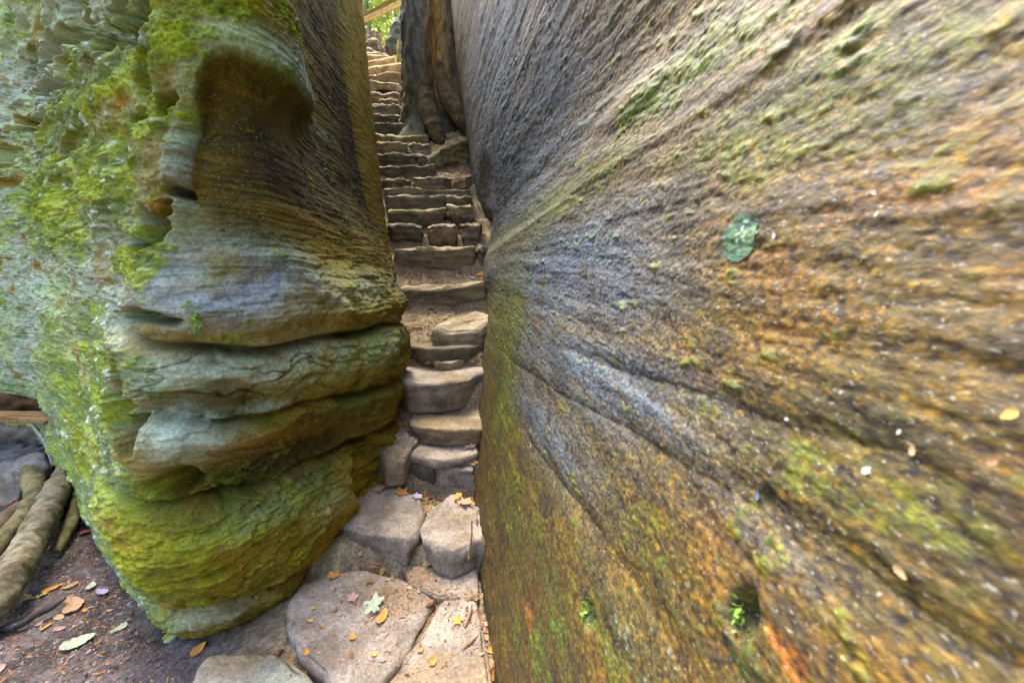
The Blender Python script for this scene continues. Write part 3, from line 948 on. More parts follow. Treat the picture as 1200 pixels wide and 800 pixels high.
stone('step_stone', zpoly([(463, 440), (474, 447), (490, 449), (512, 450), (540, 445), (568, 436), (572, 416), (540, 412), (500, 414), (464, 420)], lambda px: 0.745 + 0.02 * abs(px - 512) / 50), 0.53,
      'long sagging grey block with a worn lip, the fourth step', 'stone', G1, 0.03, 'grey', 0.014, 110, 13, 0.2)
stone('step_stone', zpoly([(508, 423), (528, 425), (546, 420), (544, 414), (514, 414)], 0.82), 0.7,
      'small pale flat stone lying behind the fourth step', 'stone', G1, 0.01, 'pale', 0.010, 50, 14, 0.2)
stone('step_stone', zpoly([(464, 404), (500, 408), (546, 407), (572, 402), (572, 384), (466, 388)], 0.92), 0.72,
      'dark low riser stone below the tilted pale slab', 'stone', G1, 0.02, 'dark', 0.013, 80, 15, 0.4)
stone('step_stone', [at(505, 385, 3.52), at(524, 390, 3.50), at(564, 386, 3.5), at(579, 369, 3.62), at(557, 363, 3.85), at(524, 373, 3.75)], 0.90,
      'tilted pale slab lying loose across the fifth step', 'stone', G1, 0.03, 'pale', 0.014, 90, 16, 0.15)


def riser(xl, yl, xr, yr, yb, Y, depth, label, pal='brown', group=G2, rnd=0.03, seed=0, mids=(), dirt=0.2, rough=0.026, name='step_stone'):
    rs_ = np.random.default_rng(seed * 7 + 5)
    if not mids:
        nm = 4 if xr - xl > 30 else 2
        mids = [(xl + (xr - xl) * (i + 1) / (nm + 1), yl + (yr - yl) * (i + 1) / (nm + 1) + rs_.normal() * 1.1) for i in range(nm)]
    yaw_ = rs_.normal() * 0.035
    fr = [at(xl, yl, Y + 0.03 - yaw_)] + [at(a, b, Y - 0.02 + rs_.normal() * 0.018) for a, b in mids] + [at(xr, yr, Y + 0.03 + yaw_)]
    bk = [p + np.array([-0.18 * depth, depth, 0.02]) for p in fr]
    zb = min(at(xl, yb, Y)[2], at(xr, yb, Y)[2]) - 0.05
    return stone(name, fr + bk[::-1], zb, label, 'stone', group, rnd, pal, rough, 84, seed + 20, dirt, sm=0.8)


riser(469, 338, 570, 331, 352, 4.1, 0.32, 'long wavy topped tan block, the sixth step, with leaves on its right end', 'tan', G1, 0.035, 1, ((508, 341), (532, 334)))
riser(462, 293, 557, 288, 308, 4.45, 0.28, 'long tan block with a bulging middle, directly above the wavy topped block', 'tan', G2, 0.035, 2, ((497, 290), (520, 292)))
riser(560, 290, 570, 290, 304, 4.47, 0.2, 'small cube of rock wedged between the bulging block and the right wall', 'brown', G2, 0.02, 3)
riser(452, 263, 494, 265, 277, 4.75, 0.26, 'nearly black stone at the left of the three stone riser', 'dark', G2, 0.025, 4)
riser(501, 265, 535, 263, 283, 4.73, 0.26, 'rounded tan stone in the middle of the three stone riser', 'tan', G2, 0.035, 5)
riser(538, 262, 564, 263, 283, 4.75, 0.26, 'square grey brown stone at the right of the three stone riser', 'brown', G2, 0.025, 6)
riser(455, 247, 522, 244, 262, 5.0, 0.25, 'broad olive brown block just above the nearly black stone', 'olive', G2, 0.03, 7)
riser(523, 251, 556, 251, 262, 5.02, 0.25, 'low dark stone beneath a thin slate by the right wall', 'dark', G2, 0.02, 8)
riser(523, 240, 553, 239, 248, 4.99, 0.22, 'thin pale slate bridging two stones by the right wall', 'pale', G2, 0.015, 9)
riser(452, 230, 522, 229, 245, 5.25, 0.25, 'long reddish brown block above the broad olive block', 'brown', G2, 0.025, 10)
riser(524, 229, 553, 229, 241, 5.25, 0.25, 'short brown block to the right of the long reddish block', 'brown', G2, 0.025, 11)
riser(449, 221, 552, 221, 228, 5.42, 0.2, 'very thin long slab running the whole width of the stairs', 'tan', G2, 0.012, 12)
riser(445, 209, 482, 210, 222, 5.55, 0.25, 'yellowish cracked stone left of a paler one on the thin slab', 'olive', G2, 0.025, 13)
riser(483, 206, 529, 208, 222, 5.53, 0.25, 'paler oblong stone right of the yellowish cracked stone', 'tan', G2, 0.03, 14)
riser(532, 208, 552, 204, 221, 5.6, 0.25, 'crumbled stone heaped at the right end below the boulder', 'tan', G2, 0.04, 15)
riser(441, 194, 509, 193, 208, 5.75, 0.25, 'long dark even block level with the foot of the boulder', 'dark', G2, 0.02, 16)
riser(436, 180, 487, 181, 192, 5.98, 0.25, 'dark block left of a lumpy stone beside the boulder', 'dark', G2, 0.025, 17)
riser(489, 181, 508, 181, 192, 5.98, 0.2, 'lumpy little stone touching the left side of the boulder', 'brown', G2, 0.04, 18)
riser(431, 168, 477, 168, 180, 6.18, 0.25, 'tan block left of a squarer pale block above the lumpy stone', 'tan', G2, 0.02, 19)
riser(478, 168, 503, 168, 180, 6.18, 0.25, 'squarish pale block to the upper left of the boulder', 'pale', G2, 0.025, 20)
riser(430, 155, 503, 157, 168, 6.38, 0.25, 'curved dark block with a pale crest below the tree roots', 'olive', G2, 0.03, 21, ((462, 160),))
riser(429, 142, 489, 146, 156, 6.62, 0.25, 'thick dark block whose right end meets the tree roots', 'dark', G2, 0.03, 22)
riser(433, 134, 469, 134, 143, 6.92, 0.26, 'low dark block left of the tree foot', 'dark', G2, 0.025, 23)
riser(432, 122, 470, 124, 135, 7.22, 0.26, 'deep brown block one step over the low dark block', 'brown', G2, 0.03, 24)
riser(443, 115, 466, 116, 123, 7.5, 0.24, 'small domed stone under the sunlit upper steps', 'olive', G2, 0.04, 25)
riser(433, 108, 469, 109, 117, 7.75, 0.26, 'tan rough stone resting over the small domed stone', 'tan', G2, 0.03, 26)
riser(430, 95, 471, 97, 102, 8.1, 0.3, 'pale thin sunlit step edge beside the trunk', 'pale', G2, 0.02, 27)
riser(431, 87, 472, 86, 93, 8.45, 0.3, 'tan sunlit step directly below the two timber poles', 'tan', G2, 0.02, 28)
riser(426, 61, 455, 64, 70, 9.6, 0.35, 'highest pale step at the top of the stairs', 'pale', G2, 0.03, 29)
# boulders and rubble
bp = [at(503, 182, 6.0), at(520, 168, 5.95), at(548, 160, 5.98), at(556, 165, 6.2), at(552, 158, 6.5), at(525, 158, 6.45), at(506, 170, 6.35)]
stone('boulder', bp, 2.9, 'angular olive boulder wedged between the stairs and the right wall', 'boulder', None, 0.09, 'olive', 0.05, 90, 61, 0.2)
bp = [at(515, 166, 6.45), at(535, 154, 6.4), at(553, 150, 6.4), at(560, 152, 6.7), at(520, 160, 6.75)]
stone('boulder', bp, 3.2, 'tan rock behind the olive boulder at the foot of the tree', 'boulder', None, 0.08, 'tan', 0.04, 80, 62, 0.3)
for i, (x0, y0, x1, y1, yb, Y, lab) in enumerate([(424, 50, 443, 43, 57, 10.0, 'angular tan rock heaped at the stair top, nearest of the heap'), (430, 38, 444, 34, 46, 10.4, 'jagged tan rock on the heap at the stair top'),
                                                  (422, 36, 432, 30, 44, 10.7, 'rough tan rock under the handrail'), (446, 56, 458, 54, 64, 9.9, 'dark round rock right of the rock heap'), (424, 57, 440, 58, 64, 9.8, 'flat tan rock at the foot of the rock heap')]):
    fr = [at(x0, y0, Y), at((x0 + x1) / 2, (y0 + y1) / 2 - 4, Y - 0.1), at(x1, y1, Y)]
    bk = [p + np.array([-0.1, 0.5, 0.05]) for p in fr]
    stone('rubble_rock', fr + bk[::-1], at(x0, yb, Y)[2] - 0.25, lab, 'rock', 'rocks heaped at the top of the stairs', 0.09, 'pale' if i != 3 else 'brown', 0.06, 60, 70 + i, 0.5)
# grey flat rock at the far left
stone('flat_rock', [at_z(-60, 600, 0.1), at_z(18, 585, 0.1), at_z(44, 560, 0.12), at_z(58, 545, 0.15), at_z(52, 505, 0.22), at_z(20, 498, 0.25), at_z(-80, 500, 0.25)], -0.1,
      'smooth grey slab of rock under the broken timber at far left', 'rock', None, 0.05, 'slate', 0.05, 120, 81, -0.4)


# ================================================================== TUBES: roots, trunks, poles, twigs
def tube(pts, rads, n=20, rough=0.0, freq=6.0, seed=0, ell=1.0, cap=True, sub=10, along=1.0):
    pts, rads = np.array(pts, float), np.array(rads, float)
    t = np.arange(len(pts))
    q = np.linspace(0, len(pts) - 1, (len(pts) - 1) * sub + 1)

    def cr(A):
        A = np.asarray(A, float)
        E = np.concatenate([2 * A[:1] - A[1:2], A, 2 * A[-1:] - A[-2:-1]])
        k = np.minimum(q.astype(int), len(A) - 2)
        f = q - k
        f = f[:, None] if A.ndim > 1 else f
        p0, p1, p2, p3 = E[k], E[k + 1], E[k + 2], E[k + 3]
        return 0.5 * (2 * p1 + (p2 - p0) * f + (2 * p0 - 5 * p1 + 4 * p2 - p3) * f ** 2 + (3 * p1 - p0 - 3 * p2 + p3) * f ** 3)
    C_, R_ = cr(pts), np.maximum(cr(rads), 0.001)
    T = np.gradient(C_, axis=0)
    T /= np.linalg.norm(T, axis=1)[:, None]
    ref = np.array([0, 0, 1.0]) if abs(T[:, 2]).mean() < 0.8 else np.array([1.0, 0, 0])
    U = np.cross(ref, T)
    U /= np.linalg.norm(U, axis=1)[:, None]
    W = np.cross(T, U)
    th = np.linspace(0, 2 * np.pi, n, endpoint=False)
    D = np.cos(th)[None, :, None] * U[:, None] + np.sin(th)[None, :, None] * W[:, None] * ell
    V = C_[:, None] + D * R_[:, None, None]
    fl_ = V.reshape(-1, 3)
    nz = fbm(fl_ * freq + seed * 5.1, 4, 0.55) if rough else np.zeros(len(fl_))
    fl_ = fl_ + D.reshape(-1, 3) * (rough * nz * np.repeat(R_, n))[:, None]
    m = len(C_)
    G = grid_faces(n, m).reshape(-1, 4)
    idx = np.arange(n * m).reshape(m, n).T.ravel()       # grid_faces expects u-major
    F = idx[grid_faces(n, m, True)]
    F = [tuple(f) for f in F]
    if cap:
        b = len(fl_)
        fl_ = np.concatenate([fl_, C_[:1] - T[:1] * R_[0] * 0.25, C_[-1:] + T[-1:] * R_[-1] * 0.25])
        for i in range(n):
            F.append((b, i, (i + 1) % n))
            F.append((b + 1, (m - 1) * n + (i + 1) % n, (m - 1) * n + i))
        nz = np.r_[nz, 0, 0]
    return fl_, F, nz


def tube_obj(name, pts, rads, mat, c1, c2, parent=None, label=None, cat=None, group=None, n=20, rough=0.0, freq=6.0, seed=0, ell=1.0, sub=10, lichen=0.0):
    V, F, nz = tube(pts, rads, n, rough, freq, seed, ell, True, sub)
    q = fbm(V * 9 + seed, 4, 0.6)
    q2 = fbm(V * 34 + seed, 3, 0.6)
    c = mixc(np.tile(srgb(*c1), (len(V), 1)), srgb(*c2), sstep(-0.3, 0.4, q))
    if lichen:
        c = mixc(c, srgb(140, 146, 120), sstep(0.0, 0.5, fbm(V * 16 + 60, 4, 0.7)) * lichen * 0.6)
    c *= (1 + 0.3 * q2)[:, None]
    base = V.min(0) * np.array([0, 0, 1]) + V.mean(0) * np.array([1, 1, 0]) if parent is None else np.array(parent.location)
    o = link_mesh(name, V - base, F, mat, colors=np.clip(c, 0.01, 0.8), loc=base if parent is None else (0, 0, 0), parent=parent)
    tag(o, label, cat, group)
    return o


GR = 'exposed roots on the left ground'
W_ = lambda px, py, z: at_z(px, py, z)
tube_obj('tree_root', [W_(78, 549, 0.13), W_(66, 575, 0.15), W_(48, 612, 0.14), W_(30, 645, 0.13), W_(10, 680, 0.12), W_(-25, 730, 0.08), W_(-80, 790, -0.08)], [0.05, 0.066, 0.068, 0.066, 0.066, 0.064, 0.06], M_BARK,
         (128, 116, 92), (90, 80, 62), label='thickest pale root with rough lichened bark, nearest the mossy rock', cat='root', group=GR, n=36, rough=0.2, freq=11, seed=1, sub=22, lichen=0.5)
tube_obj('tree_root', [W_(32, 548, 0.12), W_(40, 566, 0.13), W_(40, 585, 0.12), W_(26, 605, 0.10), W_(-2, 638, 0.08), W_(-40, 685, 0.04), W_(-70, 715, -0.07)], [0.046, 0.056, 0.05, 0.042, 0.042, 0.042, 0.04], M_BARK,
         (122, 112, 76), (88, 82, 54), label='smoother olive root bending left, second from the mossy rock', cat='root', group=GR, n=32, rough=0.16, freq=11, seed=2, sub=20, lichen=0.2)
tube_obj('tree_root', [W_(92, 556, 0.10), W_(92, 585, 0.07), W_(80, 620, 0.045), W_(66, 648, 0.02)], [0.04, 0.04, 0.03, 0.018], M_BARK, (136, 126, 82), (98, 94, 56),
         label='short tapering root between the thickest root and the rock foot', cat='root', group=GR, n=24, rough=0.15, freq=12, seed=3, sub=14)
tube_obj('tree_root', [W_(40, 588, 0.03), W_(18, 604, 0.05), W_(-15, 632, 0.05), W_(-50, 650, 0.04)], [0.05, 0.07, 0.07, 0.06], M_BARK, (112, 94, 74), (84, 72, 56),
         label='low brown root almost buried behind the olive root', cat='root', group=GR, n=24, rough=0.2, freq=10, seed=4, sub=12)
tube_obj('twig', [W_(76, 700, 0.025), W_(60, 712, 0.03), W_(42, 720, 0.03), W_(22, 732, 0.02), W_(2, 736, 0.015)], [0.007, 0.012, 0.013, 0.014, 0.012], M_BARK, (92, 84, 86), (70, 62, 62),
         label='dark curved twig lying on the soil in front of the roots', cat='twig', n=12, rough=0.15, freq=20, seed=5)
tube_obj('twig', [W_(34, 494, 0.30), W_(46, 508, 0.27), W_(55, 520, 0.25), W_(58, 532, 0.19), W_(62, 545, 0.12)], [0.008, 0.011, 0.012, 0.01, 0.008], M_BARK, (196, 192, 180), (160, 156, 146),
         label='thin white twig leaning on the grey slab under the timber', cat='twig', n=10, rough=0.15, freq=20, seed=6)
for k, (a, b_, z0, z1, r) in enumerate([((446, 737), (452, 722), .1, .1, .009), ((500, 712), (508, 704), .1, .1, .010), ((545, 735), (553, 708), .1, .11, .004), ((541, 762), (560, 745), .1, .1, .004), ((420, 655), (404, 650), .1, .1, .003), ((549, 655), (553, 610), .2, .33, .004)]):
    if k == 0:
        continue
    labs = ['', 'stubby brown stick lying across the crack in the slab', 'pale thin straw standing against the right wall foot', 'thin bent stalk on the dusty slab', 'fine twig at the foot of the rounded block', 'thin stalk leaning against the wall beside the wedge block']
    p0, p1 = at_z(*a, z0), at_z(*b_, z1)
    tube_obj('stick', [p0, (p0 + p1) / 2 + np.array([0.006, 0, 0.006]), p1], [r, r * 1.1, r * 0.8], M_BARK, (138, 104, 70), (110, 84, 56), label=labs[k], cat='stick', n=8, rough=0.1, freq=30, seed=k + 9, sub=5)


# broken timber at far left
def plank(name, p0, p1, wid, thk, mat, c1, c2, label=None, cat=None, parent=None, up=(0, 0, 1), rough=0.006, seed=0, ragged=0.0, loc=None):
    p0, p1 = np.array(p0, float), np.array(p1, float)
    T = p1 - p0
    L = np.linalg.norm(T)
    T /= L
    U = np.cross(np.array(up, float), T)
    U /= np.linalg.norm(U)
    W = np.cross(T, U)
    per, m = 32, 60
    a = np.linspace(0, 2 * np.pi, per, endpoint=False)
    ex = np.sign(np.cos(a)) * np.abs(np.cos(a)) ** 0.25 * wid / 2
    ez = np.sign(np.sin(a)) * np.abs(np.sin(a)) ** 0.25 * thk / 2
    t = np.linspace(0, 1, m)
    q1 = perlin(np.stack([ex * 30, ez * 30, 0 * a + seed], -1))
    end1 = L * t[:, None] + ragged * (t[:, None] > 0.97) * q1[None, :] * 2
    V = p0 + T * end1[..., None] + U * ex[None, :, None] + W * ez[None, :, None]
    V = V.reshape(-1, 3)
    dirs = (U * ex[None, :, None] + W * ez[None, :, None]).repeat(m, 0).reshape(-1, 3)
    dirs /= np.linalg.norm(dirs, axis=1)[:, None]
    loc_ = np.stack([(V - p0) @ T * 1.5, (V - p0) @ U * 26, (V - p0) @ W * 26 + seed], -1)
    gr = fbm(loc_, 4, 0.6)
    V += dirs * (gr * rough)[:, None]
    F = [tuple(f) for f in grid_faces(m, per)] + [(i * per + per - 1, (i + 1) * per + per - 1, (i + 1) * per, i * per) for i in range(m - 1)]
    F += [tuple(range(per)), tuple(range((m - 1) * per, m * per))[::-1]]
    c = mixc(np.tile(srgb(*c1), (len(V), 1)), srgb(*c2), sstep(-0.3, 0.4, gr))
    base = p0 if parent is None else np.array(parent.location)
    o = link_mesh(name, V - base, F, mat, colors=np.clip(c, 0.01, 0.8), loc=base if parent is None else (0, 0, 0), parent=parent)
    tag(o, label, cat)
    return o


plank('broken_timber', at(-140, 487, 2.9), at(64, 489, 3.05), 0.16, 0.05, M_BARK, (150, 118, 78), (104, 76, 48), 'lower flat weathered plank over the grey slab at far left', 'timber', ragged=0.04, seed=2)
tube_obj('broken_timber', [at(-140, 475, 3.1), at(-40, 474, 3.12), at(10, 474, 3.15), at(38, 474, 3.2), at(58, 478, 3.22)], [0.09, 0.085, 0.075, 0.05, 0.02], M_BARK, (84, 60, 36), (52, 38, 24),
         label='rotten dark split log lying on the weathered plank at far left', cat='timber', n=28, rough=0.35, freq=8, seed=7, sub=14)

# timber poles as the top steps
PG = 'timber poles edging the highest steps'
for k, (x0, y0, x1, y1, Y, r, lab) in enumerate([(428, 86, 474, 79, 8.85, 0.085, 'lower pale timber pole edging a step beside the trunk'), (428, 79, 464, 71, 9.2, 0.08, 'upper slanting timber pole above the other pole'),
                                                  (427, 68, 456, 69, 9.5, 0.06, 'thin timber pole just below the highest stone')]):
    a, b_ = at(x0, y0, Y), at(x1, y1, Y - 0.05)
    tube_obj('timber_pole', [a, a * .67 + b_ * .33, a * .33 + b_ * .67, b_], [r, r * 1.05, r, r * 0.92], M_BARK, (190, 166, 120), (150, 122, 82), label=lab, cat='pole', group=PG, n=18, rough=0.1, freq=6, seed=30 + k)

# ================================================================== TREE with flared roots
tb = at(509, 160, 7.15)
tree = empty('old_tree', tb)
tag(tree, 'grey hollow old tree with flaring roots standing right of the upper stairs', 'tree')
zt = np.linspace(-0.5, 5.6, 150)
th = np.linspace(0, 2 * np.pi, 120, endpoint=False)
ZT, TH = np.meshgrid(zt, th, indexing='ij')
flare = np.exp(-np.clip(ZT, -0.5, 9) / 0.42)
r0 = 0.44 - 0.012 * ZT + 0.34 * flare * (0.55 + 0.45 * np.cos(TH - math.radians(310))) * (0.6 + 0.3 * np.cos(3 * TH + 0.6))
# two swelling stems with a hollow between that faces the stairs (angle measured from +X)
hol = np.exp(-((np.angle(np.exp(1j * (TH - math.radians(286 + 8)))) / 0.42) ** 2)) * sstep(0.15, 0.8, ZT)
lobe = np.exp(-((np.angle(np.exp(1j * (TH - math.radians(238)))) / 0.42) ** 2))
r0 = r0 * (1 - 0.52 * hol + 0.20 * lobe * sstep(0.2, 0.9, ZT))
X = tb[0] + r0 * np.cos(TH) 
Yv = tb[1] + r0 * np.sin(TH)
TV = np.stack([X, Yv, tb[2] + ZT], -1).reshape(-1, 3)
bn = fbm(np.stack([np.cos(TH).ravel() * 3, np.sin(TH).ravel() * 3, ZT.ravel() * 1.4], -1) * 2.2, 5, 0.55)
bn2 = fbm(TV * np.array([22, 22, 9]), 3, 0.6)
nd = np.stack([np.cos(TH).ravel(), np.sin(TH).ravel(), 0 * TH.ravel()], -1)
TV += nd * (0.05 * bn + 0.012 * bn2)[:, None]
c = mixc(np.tile(srgb(92, 88, 76), (len(TV), 1)), srgb(56, 52, 42), sstep(-0.2, 0.5, bn))
c = mixc(c, srgb(76, 80, 46), sstep(0.9, 0.2, ZT.ravel()) * sstep(-0.3, 0.3, bn) * 0.7)
c = mixc(c, srgb(170, 126, 56), hol.ravel() * (0.8 + 0.5 * bn2))
c *= (1 + 0.3 * bn2)[:, None]
F = grid_faces(150, 120)
I = np.arange(149) * 120
F = np.concatenate([F, np.stack([I + 119, I + 239, I + 120, I], -1)])
link_mesh('trunk', TV - tb, F[:, ::-1], M_BARK, tree, np.clip(c, 0.01, 0.8))
RT = [([at(495, 70, 6.95), at(497, 100, 6.75), at(502, 128, 6.6), at(511, 152, 6.42), at(517, 168, 6.34), at(521, 180, 6.36)], [0.05, 0.11, 0.13, 0.11, 0.075, 0.035]),
      ([at(514, 75, 6.9), at(520, 104, 6.7), at(531, 124, 6.55), at(541, 137, 6.42), at(550, 146, 6.36), at(560, 150, 6.4)], [0.05, 0.10, 0.12, 0.10, 0.07, 0.04]),
      ([at(485, 70, 6.98), at(482, 100, 6.85), at(479, 124, 6.75), at(474, 142, 6.72), at(466, 154, 6.8)], [0.05, 0.09, 0.10, 0.07, 0.03]),
      ([at(524, 118, 6.6), at(534, 134, 6.46), at(541, 146, 6.38), at(547, 156, 6.36)], [0.10, 0.09, 0.07, 0.03])]
for k, (p, r) in enumerate(RT):
    tube_obj('root', p, r, M_BARK, (92, 82, 56), (60, 52, 34) if k != 1 else (78, 58, 34), parent=tree, n=30, rough=0.22, freq=4, seed=40 + k, sub=14)
for k, (ang, zz_) in enumerate([(40, 5.2), (160, 5.5), (280, 5.4)]):
    p0 = tb + np.array([0, 0, zz_ - 0.3])
    dv = np.array([math.cos(math.radians(ang)), math.sin(math.radians(ang)), 1.0])
    tube_obj('limb', [p0, p0 + dv * 0.8, p0 + dv * 1.7 + np.array([0, 0, 0.3])], [0.16, 0.11, 0.05], M_BARK, (104, 102, 90), (74, 72, 62), parent=tree, n=14, rough=0.15, seed=50 + k)


# ---- leafy crowns: many small leaf faces in clumps
M_LEAF1 = simple_mat('leaf_green', (0.20, 0.28, 0.04), (0.36, 0.42, 0.09), 1.3, 0.6, trans=0.62, bump=0)
M_LEAF2 = simple_mat('leaf_yellow_green', (0.26, 0.33, 0.05), (0.42, 0.44, 0.10), 1.3, 0.6, trans=0.62, bump=0)


def crown(name, centres, parent, mat, per, size, rng):
    Vs, n = [], 0
    for (cx, cy, cz, r) in centres:
        u = rng.normal(size=(per, 3))
        u /= np.linalg.norm(u, axis=1)[:, None]
        p = np.array([cx, cy, cz]) + u * (r * rng.random((per, 1)) ** 0.45) * np.array([1, 1, 0.7])
        a = rng.normal(size=(per, 3))
        a /= np.linalg.norm(a, axis=1)[:, None]
        b = np.cross(a, rng.normal(size=(per, 3)))
        b /= np.linalg.norm(b, axis=1)[:, None]
        s = size * (0.6 + 0.8 * rng.random((per, 1)))
        Vs.append(np.stack([p - a * s, p + b * s * 0.5, p + a * s, p - b * s * 0.5], 1).reshape(-1, 3))
    V = np.concatenate(Vs)
    F = np.arange(len(V)).reshape(-1, 4)
    return link_mesh(name, V - np.array(parent.location), F, mat, parent, smooth=False)


rg = np.random.default_rng(3)
cs = [(tb[0] + rg.normal() * 1.3, tb[1] + rg.normal() * 1.3, tb[2] + 7.6 + rg.normal() * 0.7, 0.9) for _ in range(14)]
crown('crown', cs, tree, M_LEAF1, 260, 0.07, rg)
TG = 'trees beyond the top of the stairs'
TL = ['slender pale green trunk tree just behind the handrail', 'bright yellow green tree filling the gap above the stairs', 'leafy tree farther back between trunk and handrail', 'tall thin tree behind the old tree trunk', 'distant pale tree low behind the rock heap', 'bushy green tree at the left of the gap']
for k, (px, Y, h, rt) in enumerate([(425, 14.0, 8.0, 0.22), (446, 19.0, 9.0, 0.2), (466, 16.5, 8.0, 0.16), (485, 21, 9, 0.2), (440, 27, 10, 0.25), (405, 18, 9, 0.2)]):
    b0 = at(px, 40, Y)
    gz = float(ground_z(np.array([b0[0]]), np.array([b0[1]]))[0])
    b0 = np.array([b0[0], b0[1], gz])
    t_ = empty('slender_tree', b0)
    tag(t_, TL[k], 'tree', TG)
    tube_obj('trunk', [b0 + np.array([0, 0, -0.3]), b0 + np.array([0.1, 0, h * .3]), b0 + np.array([-0.05, 0.1, h * .65]), b0 + np.array([0.1, 0, h])], [rt, rt * .8, rt * .6, rt * .25], M_BARK, (120, 124, 84), (90, 92, 60), parent=t_, n=14, rough=0.1, seed=60 + k)
    cs = []
    for j in range(34):
        zc_ = rg.uniform(0.12, 1.0)
        rr_ = 2.0 * math.sin(math.pi * min(zc_ * 0.9 + 0.1, 1)) + 0.4
        an = rg.uniform(0, 6.28)
        cs.append((b0[0] + rr_ * rg.random() * math.cos(an), b0[1] + rr_ * rg.random() * math.sin(an), b0[2] + zc_ * h, rg.uniform(0.5, 0.95)))
    crown('crown', cs, t_, M_LEAF2 if k % 2 else M_LEAF1, 70, 0.10, rg)

# handrail
hr = empty('handrail', at(452, 20, 11.2) - np.array([0, 0, 1.0]))
tag(hr, 'sloping wooden handrail crossing the gap above the stair top', 'handrail')
plank('rail', at(398, 37, 11.0), at(500, -9, 11.6), 0.06, 0.11, M_BARK, (196, 164, 100), (160, 126, 72), parent=hr, rough=0.003, seed=5)
plank('rail', at(398, 37, 11.6) + np.array([0, 0, 0.05]), at(490, -13, 11.9) + np.array([0, 0, 0.05]), 0.05, 0.08, M_BARK, (130, 100, 56), (100, 76, 42), parent=hr, rough=0.003, seed=6)
for px, Y, py in ((404, 11.05, 36), (492, 11.55, -4)):
    p = at(px, py, Y)
    gz = float(ground_z(np.array([p[0]]), np.array([p[1]]))[0])
    plank('post', (p[0], p[1] + 0.1, gz - 0.2), (p[0], p[1] + 0.1, p[2] + 0.1), 0.1, 0.1, M_BARK, (150, 122, 76), (116, 92, 56), parent=hr, up=(1, 0, 0), rough=0.003, seed=7)
# knobbly stump and stick beside the stair top
sp = at(466, 56, 9.9)
tube_obj('tree_stump', [at(465, 62, 9.9), at(464, 50, 9.85), at(466, 40, 9.85), at(469, 30, 9.9), at(478, 14, 10.0)], [0.2, 0.19, 0.14, 0.16, 0.09], M_BARK, (104, 108, 92), (74, 74, 58), label='knobbly grey leaning stump left of the old trunk', cat='stump', n=22, rough=0.4, freq=5, seed=71)
tube_obj('stake', [at(469, 76, 9.0), at(469, 62, 9.0), at(468.5, 47, 9.05)], [0.075, 0.07, 0.05], M_BARK, (140, 128, 66), (104, 92, 46), label='short olive stake standing between the poles and the trunk', cat='stake', n=12, rough=0.15, seed=72)


# ================================================================== MARKS AND SCRAPS ON THE RIGHT ROCK
RU, RVv = project(RV)
okR = np.isfinite(RU) & (sr < S_END) & (yr > 0.15)


def wall_at(px, py):
    k = np.argmin(np.where(okR, (RU - px) ** 2 + (RVv - py) ** 2, 1e9))
    return k


# round green patch: a thin skin of paint that follows the stone
k0 = wall_at(866, 280)
y0_, z0_ = RV[k0, 1], RV[k0, 2]
ka, kb = wall_at(888, 280), wall_at(866, 308)
ry_, rz_ = abs(RV[ka, 1] - y0_), abs(RV[kb, 2] - z0_)
ee = np.hypot((RV[:, 1] - y0_) / ry_, (RV[:, 2] - z0_) / rz_) + 0.10 * g2_ + 0.08 * m_hi + 0.02
gi = ee.reshape(SH2)
nu_, nv_ = SH2
qf = grid_faces(nu_, nv_)[:, ::-1]
keep = (ee[qf].max(1) < 1.0) & okR[qf].all(1)
qf = qf[keep]
uq, inv = np.unique(qf, return_inverse=True)
pv = RV[uq] + np.stack([n2x, n2y, zero2], -1)[uq] * 0.0022
fl_ = (np.abs((RV[uq, 1] - y0_) / ry_ + 0.06) < 0.3) & (g2_[uq] + 0.5 * m_hi[uq] > 0.35)
pc = mixc(np.tile(srgb(44, 76, 58), (len(uq), 1)), srgb(84, 108, 66), sstep(-0.2, 0.4, m_hi[uq] + g2_[uq]) * 0.8)
pc = mixc(pc, srgb(22, 44, 44), sstep(0.1, 0.5, sp1[uq]) * 0.7)
pc = mixc(pc, srgb(150, 176, 160), fl_ * 0.7)
pb = RV[k0].copy()
pm = link_mesh('green_patch', pv - pb, inv.reshape(-1, 4), M_RIGHT, colors=np.clip(pc, 0.01, 0.8), loc=pb)
tag(pm, 'round dark green patch with a pale flecked middle on the right rock', 'patch')


def leaf_mesh(name, kind, size, curl, rng, mat):
    """a dry leaf: kind 'oval' or 'lobed'; length = size"""
    n = 40
    a = np.linspace(0, 2 * np.pi, n, endpoint=False)
    if kind == 'oval':
        x = np.cos(a) * 0.5
        yv = np.sin(a) * 0.27 * (1 - 0.35 * np.cos(a)) * (1 + 0.05 * rng.normal(size=n))
    else:
        r = 0.38 + 0.09 * np.cos(5 * a) + 0.04 * np.cos(11 * a + 1) + 0.03 * rng.normal(size=n)
        x, yv = r * np.cos(a), r * np.sin(a) * 0.9
    V, F = [], []
    for t in (0.0, 0.5, 1.0):
        for i in range(n if t else 1):
            X_, Y_ = (x[i] * t, yv[i] * t) if t else (0, 0)
            zc = curl * (X_ ** 2 * 1.2 + abs(Y_) * 0.7) + 0.05 * rng.normal() * t * curl
            V.append((X_ * size, Y_ * size, zc * size))
    for i in range(n):
        j = (i + 1) % n
        F.append((0, 1 + i, 1 + j))
        F.append((1 + i, 1 + n + i, 1 + n + j, 1 + j))
    me_o = link_mesh(name, np.array(V), F, mat)
    b = len(V)
    return me_o


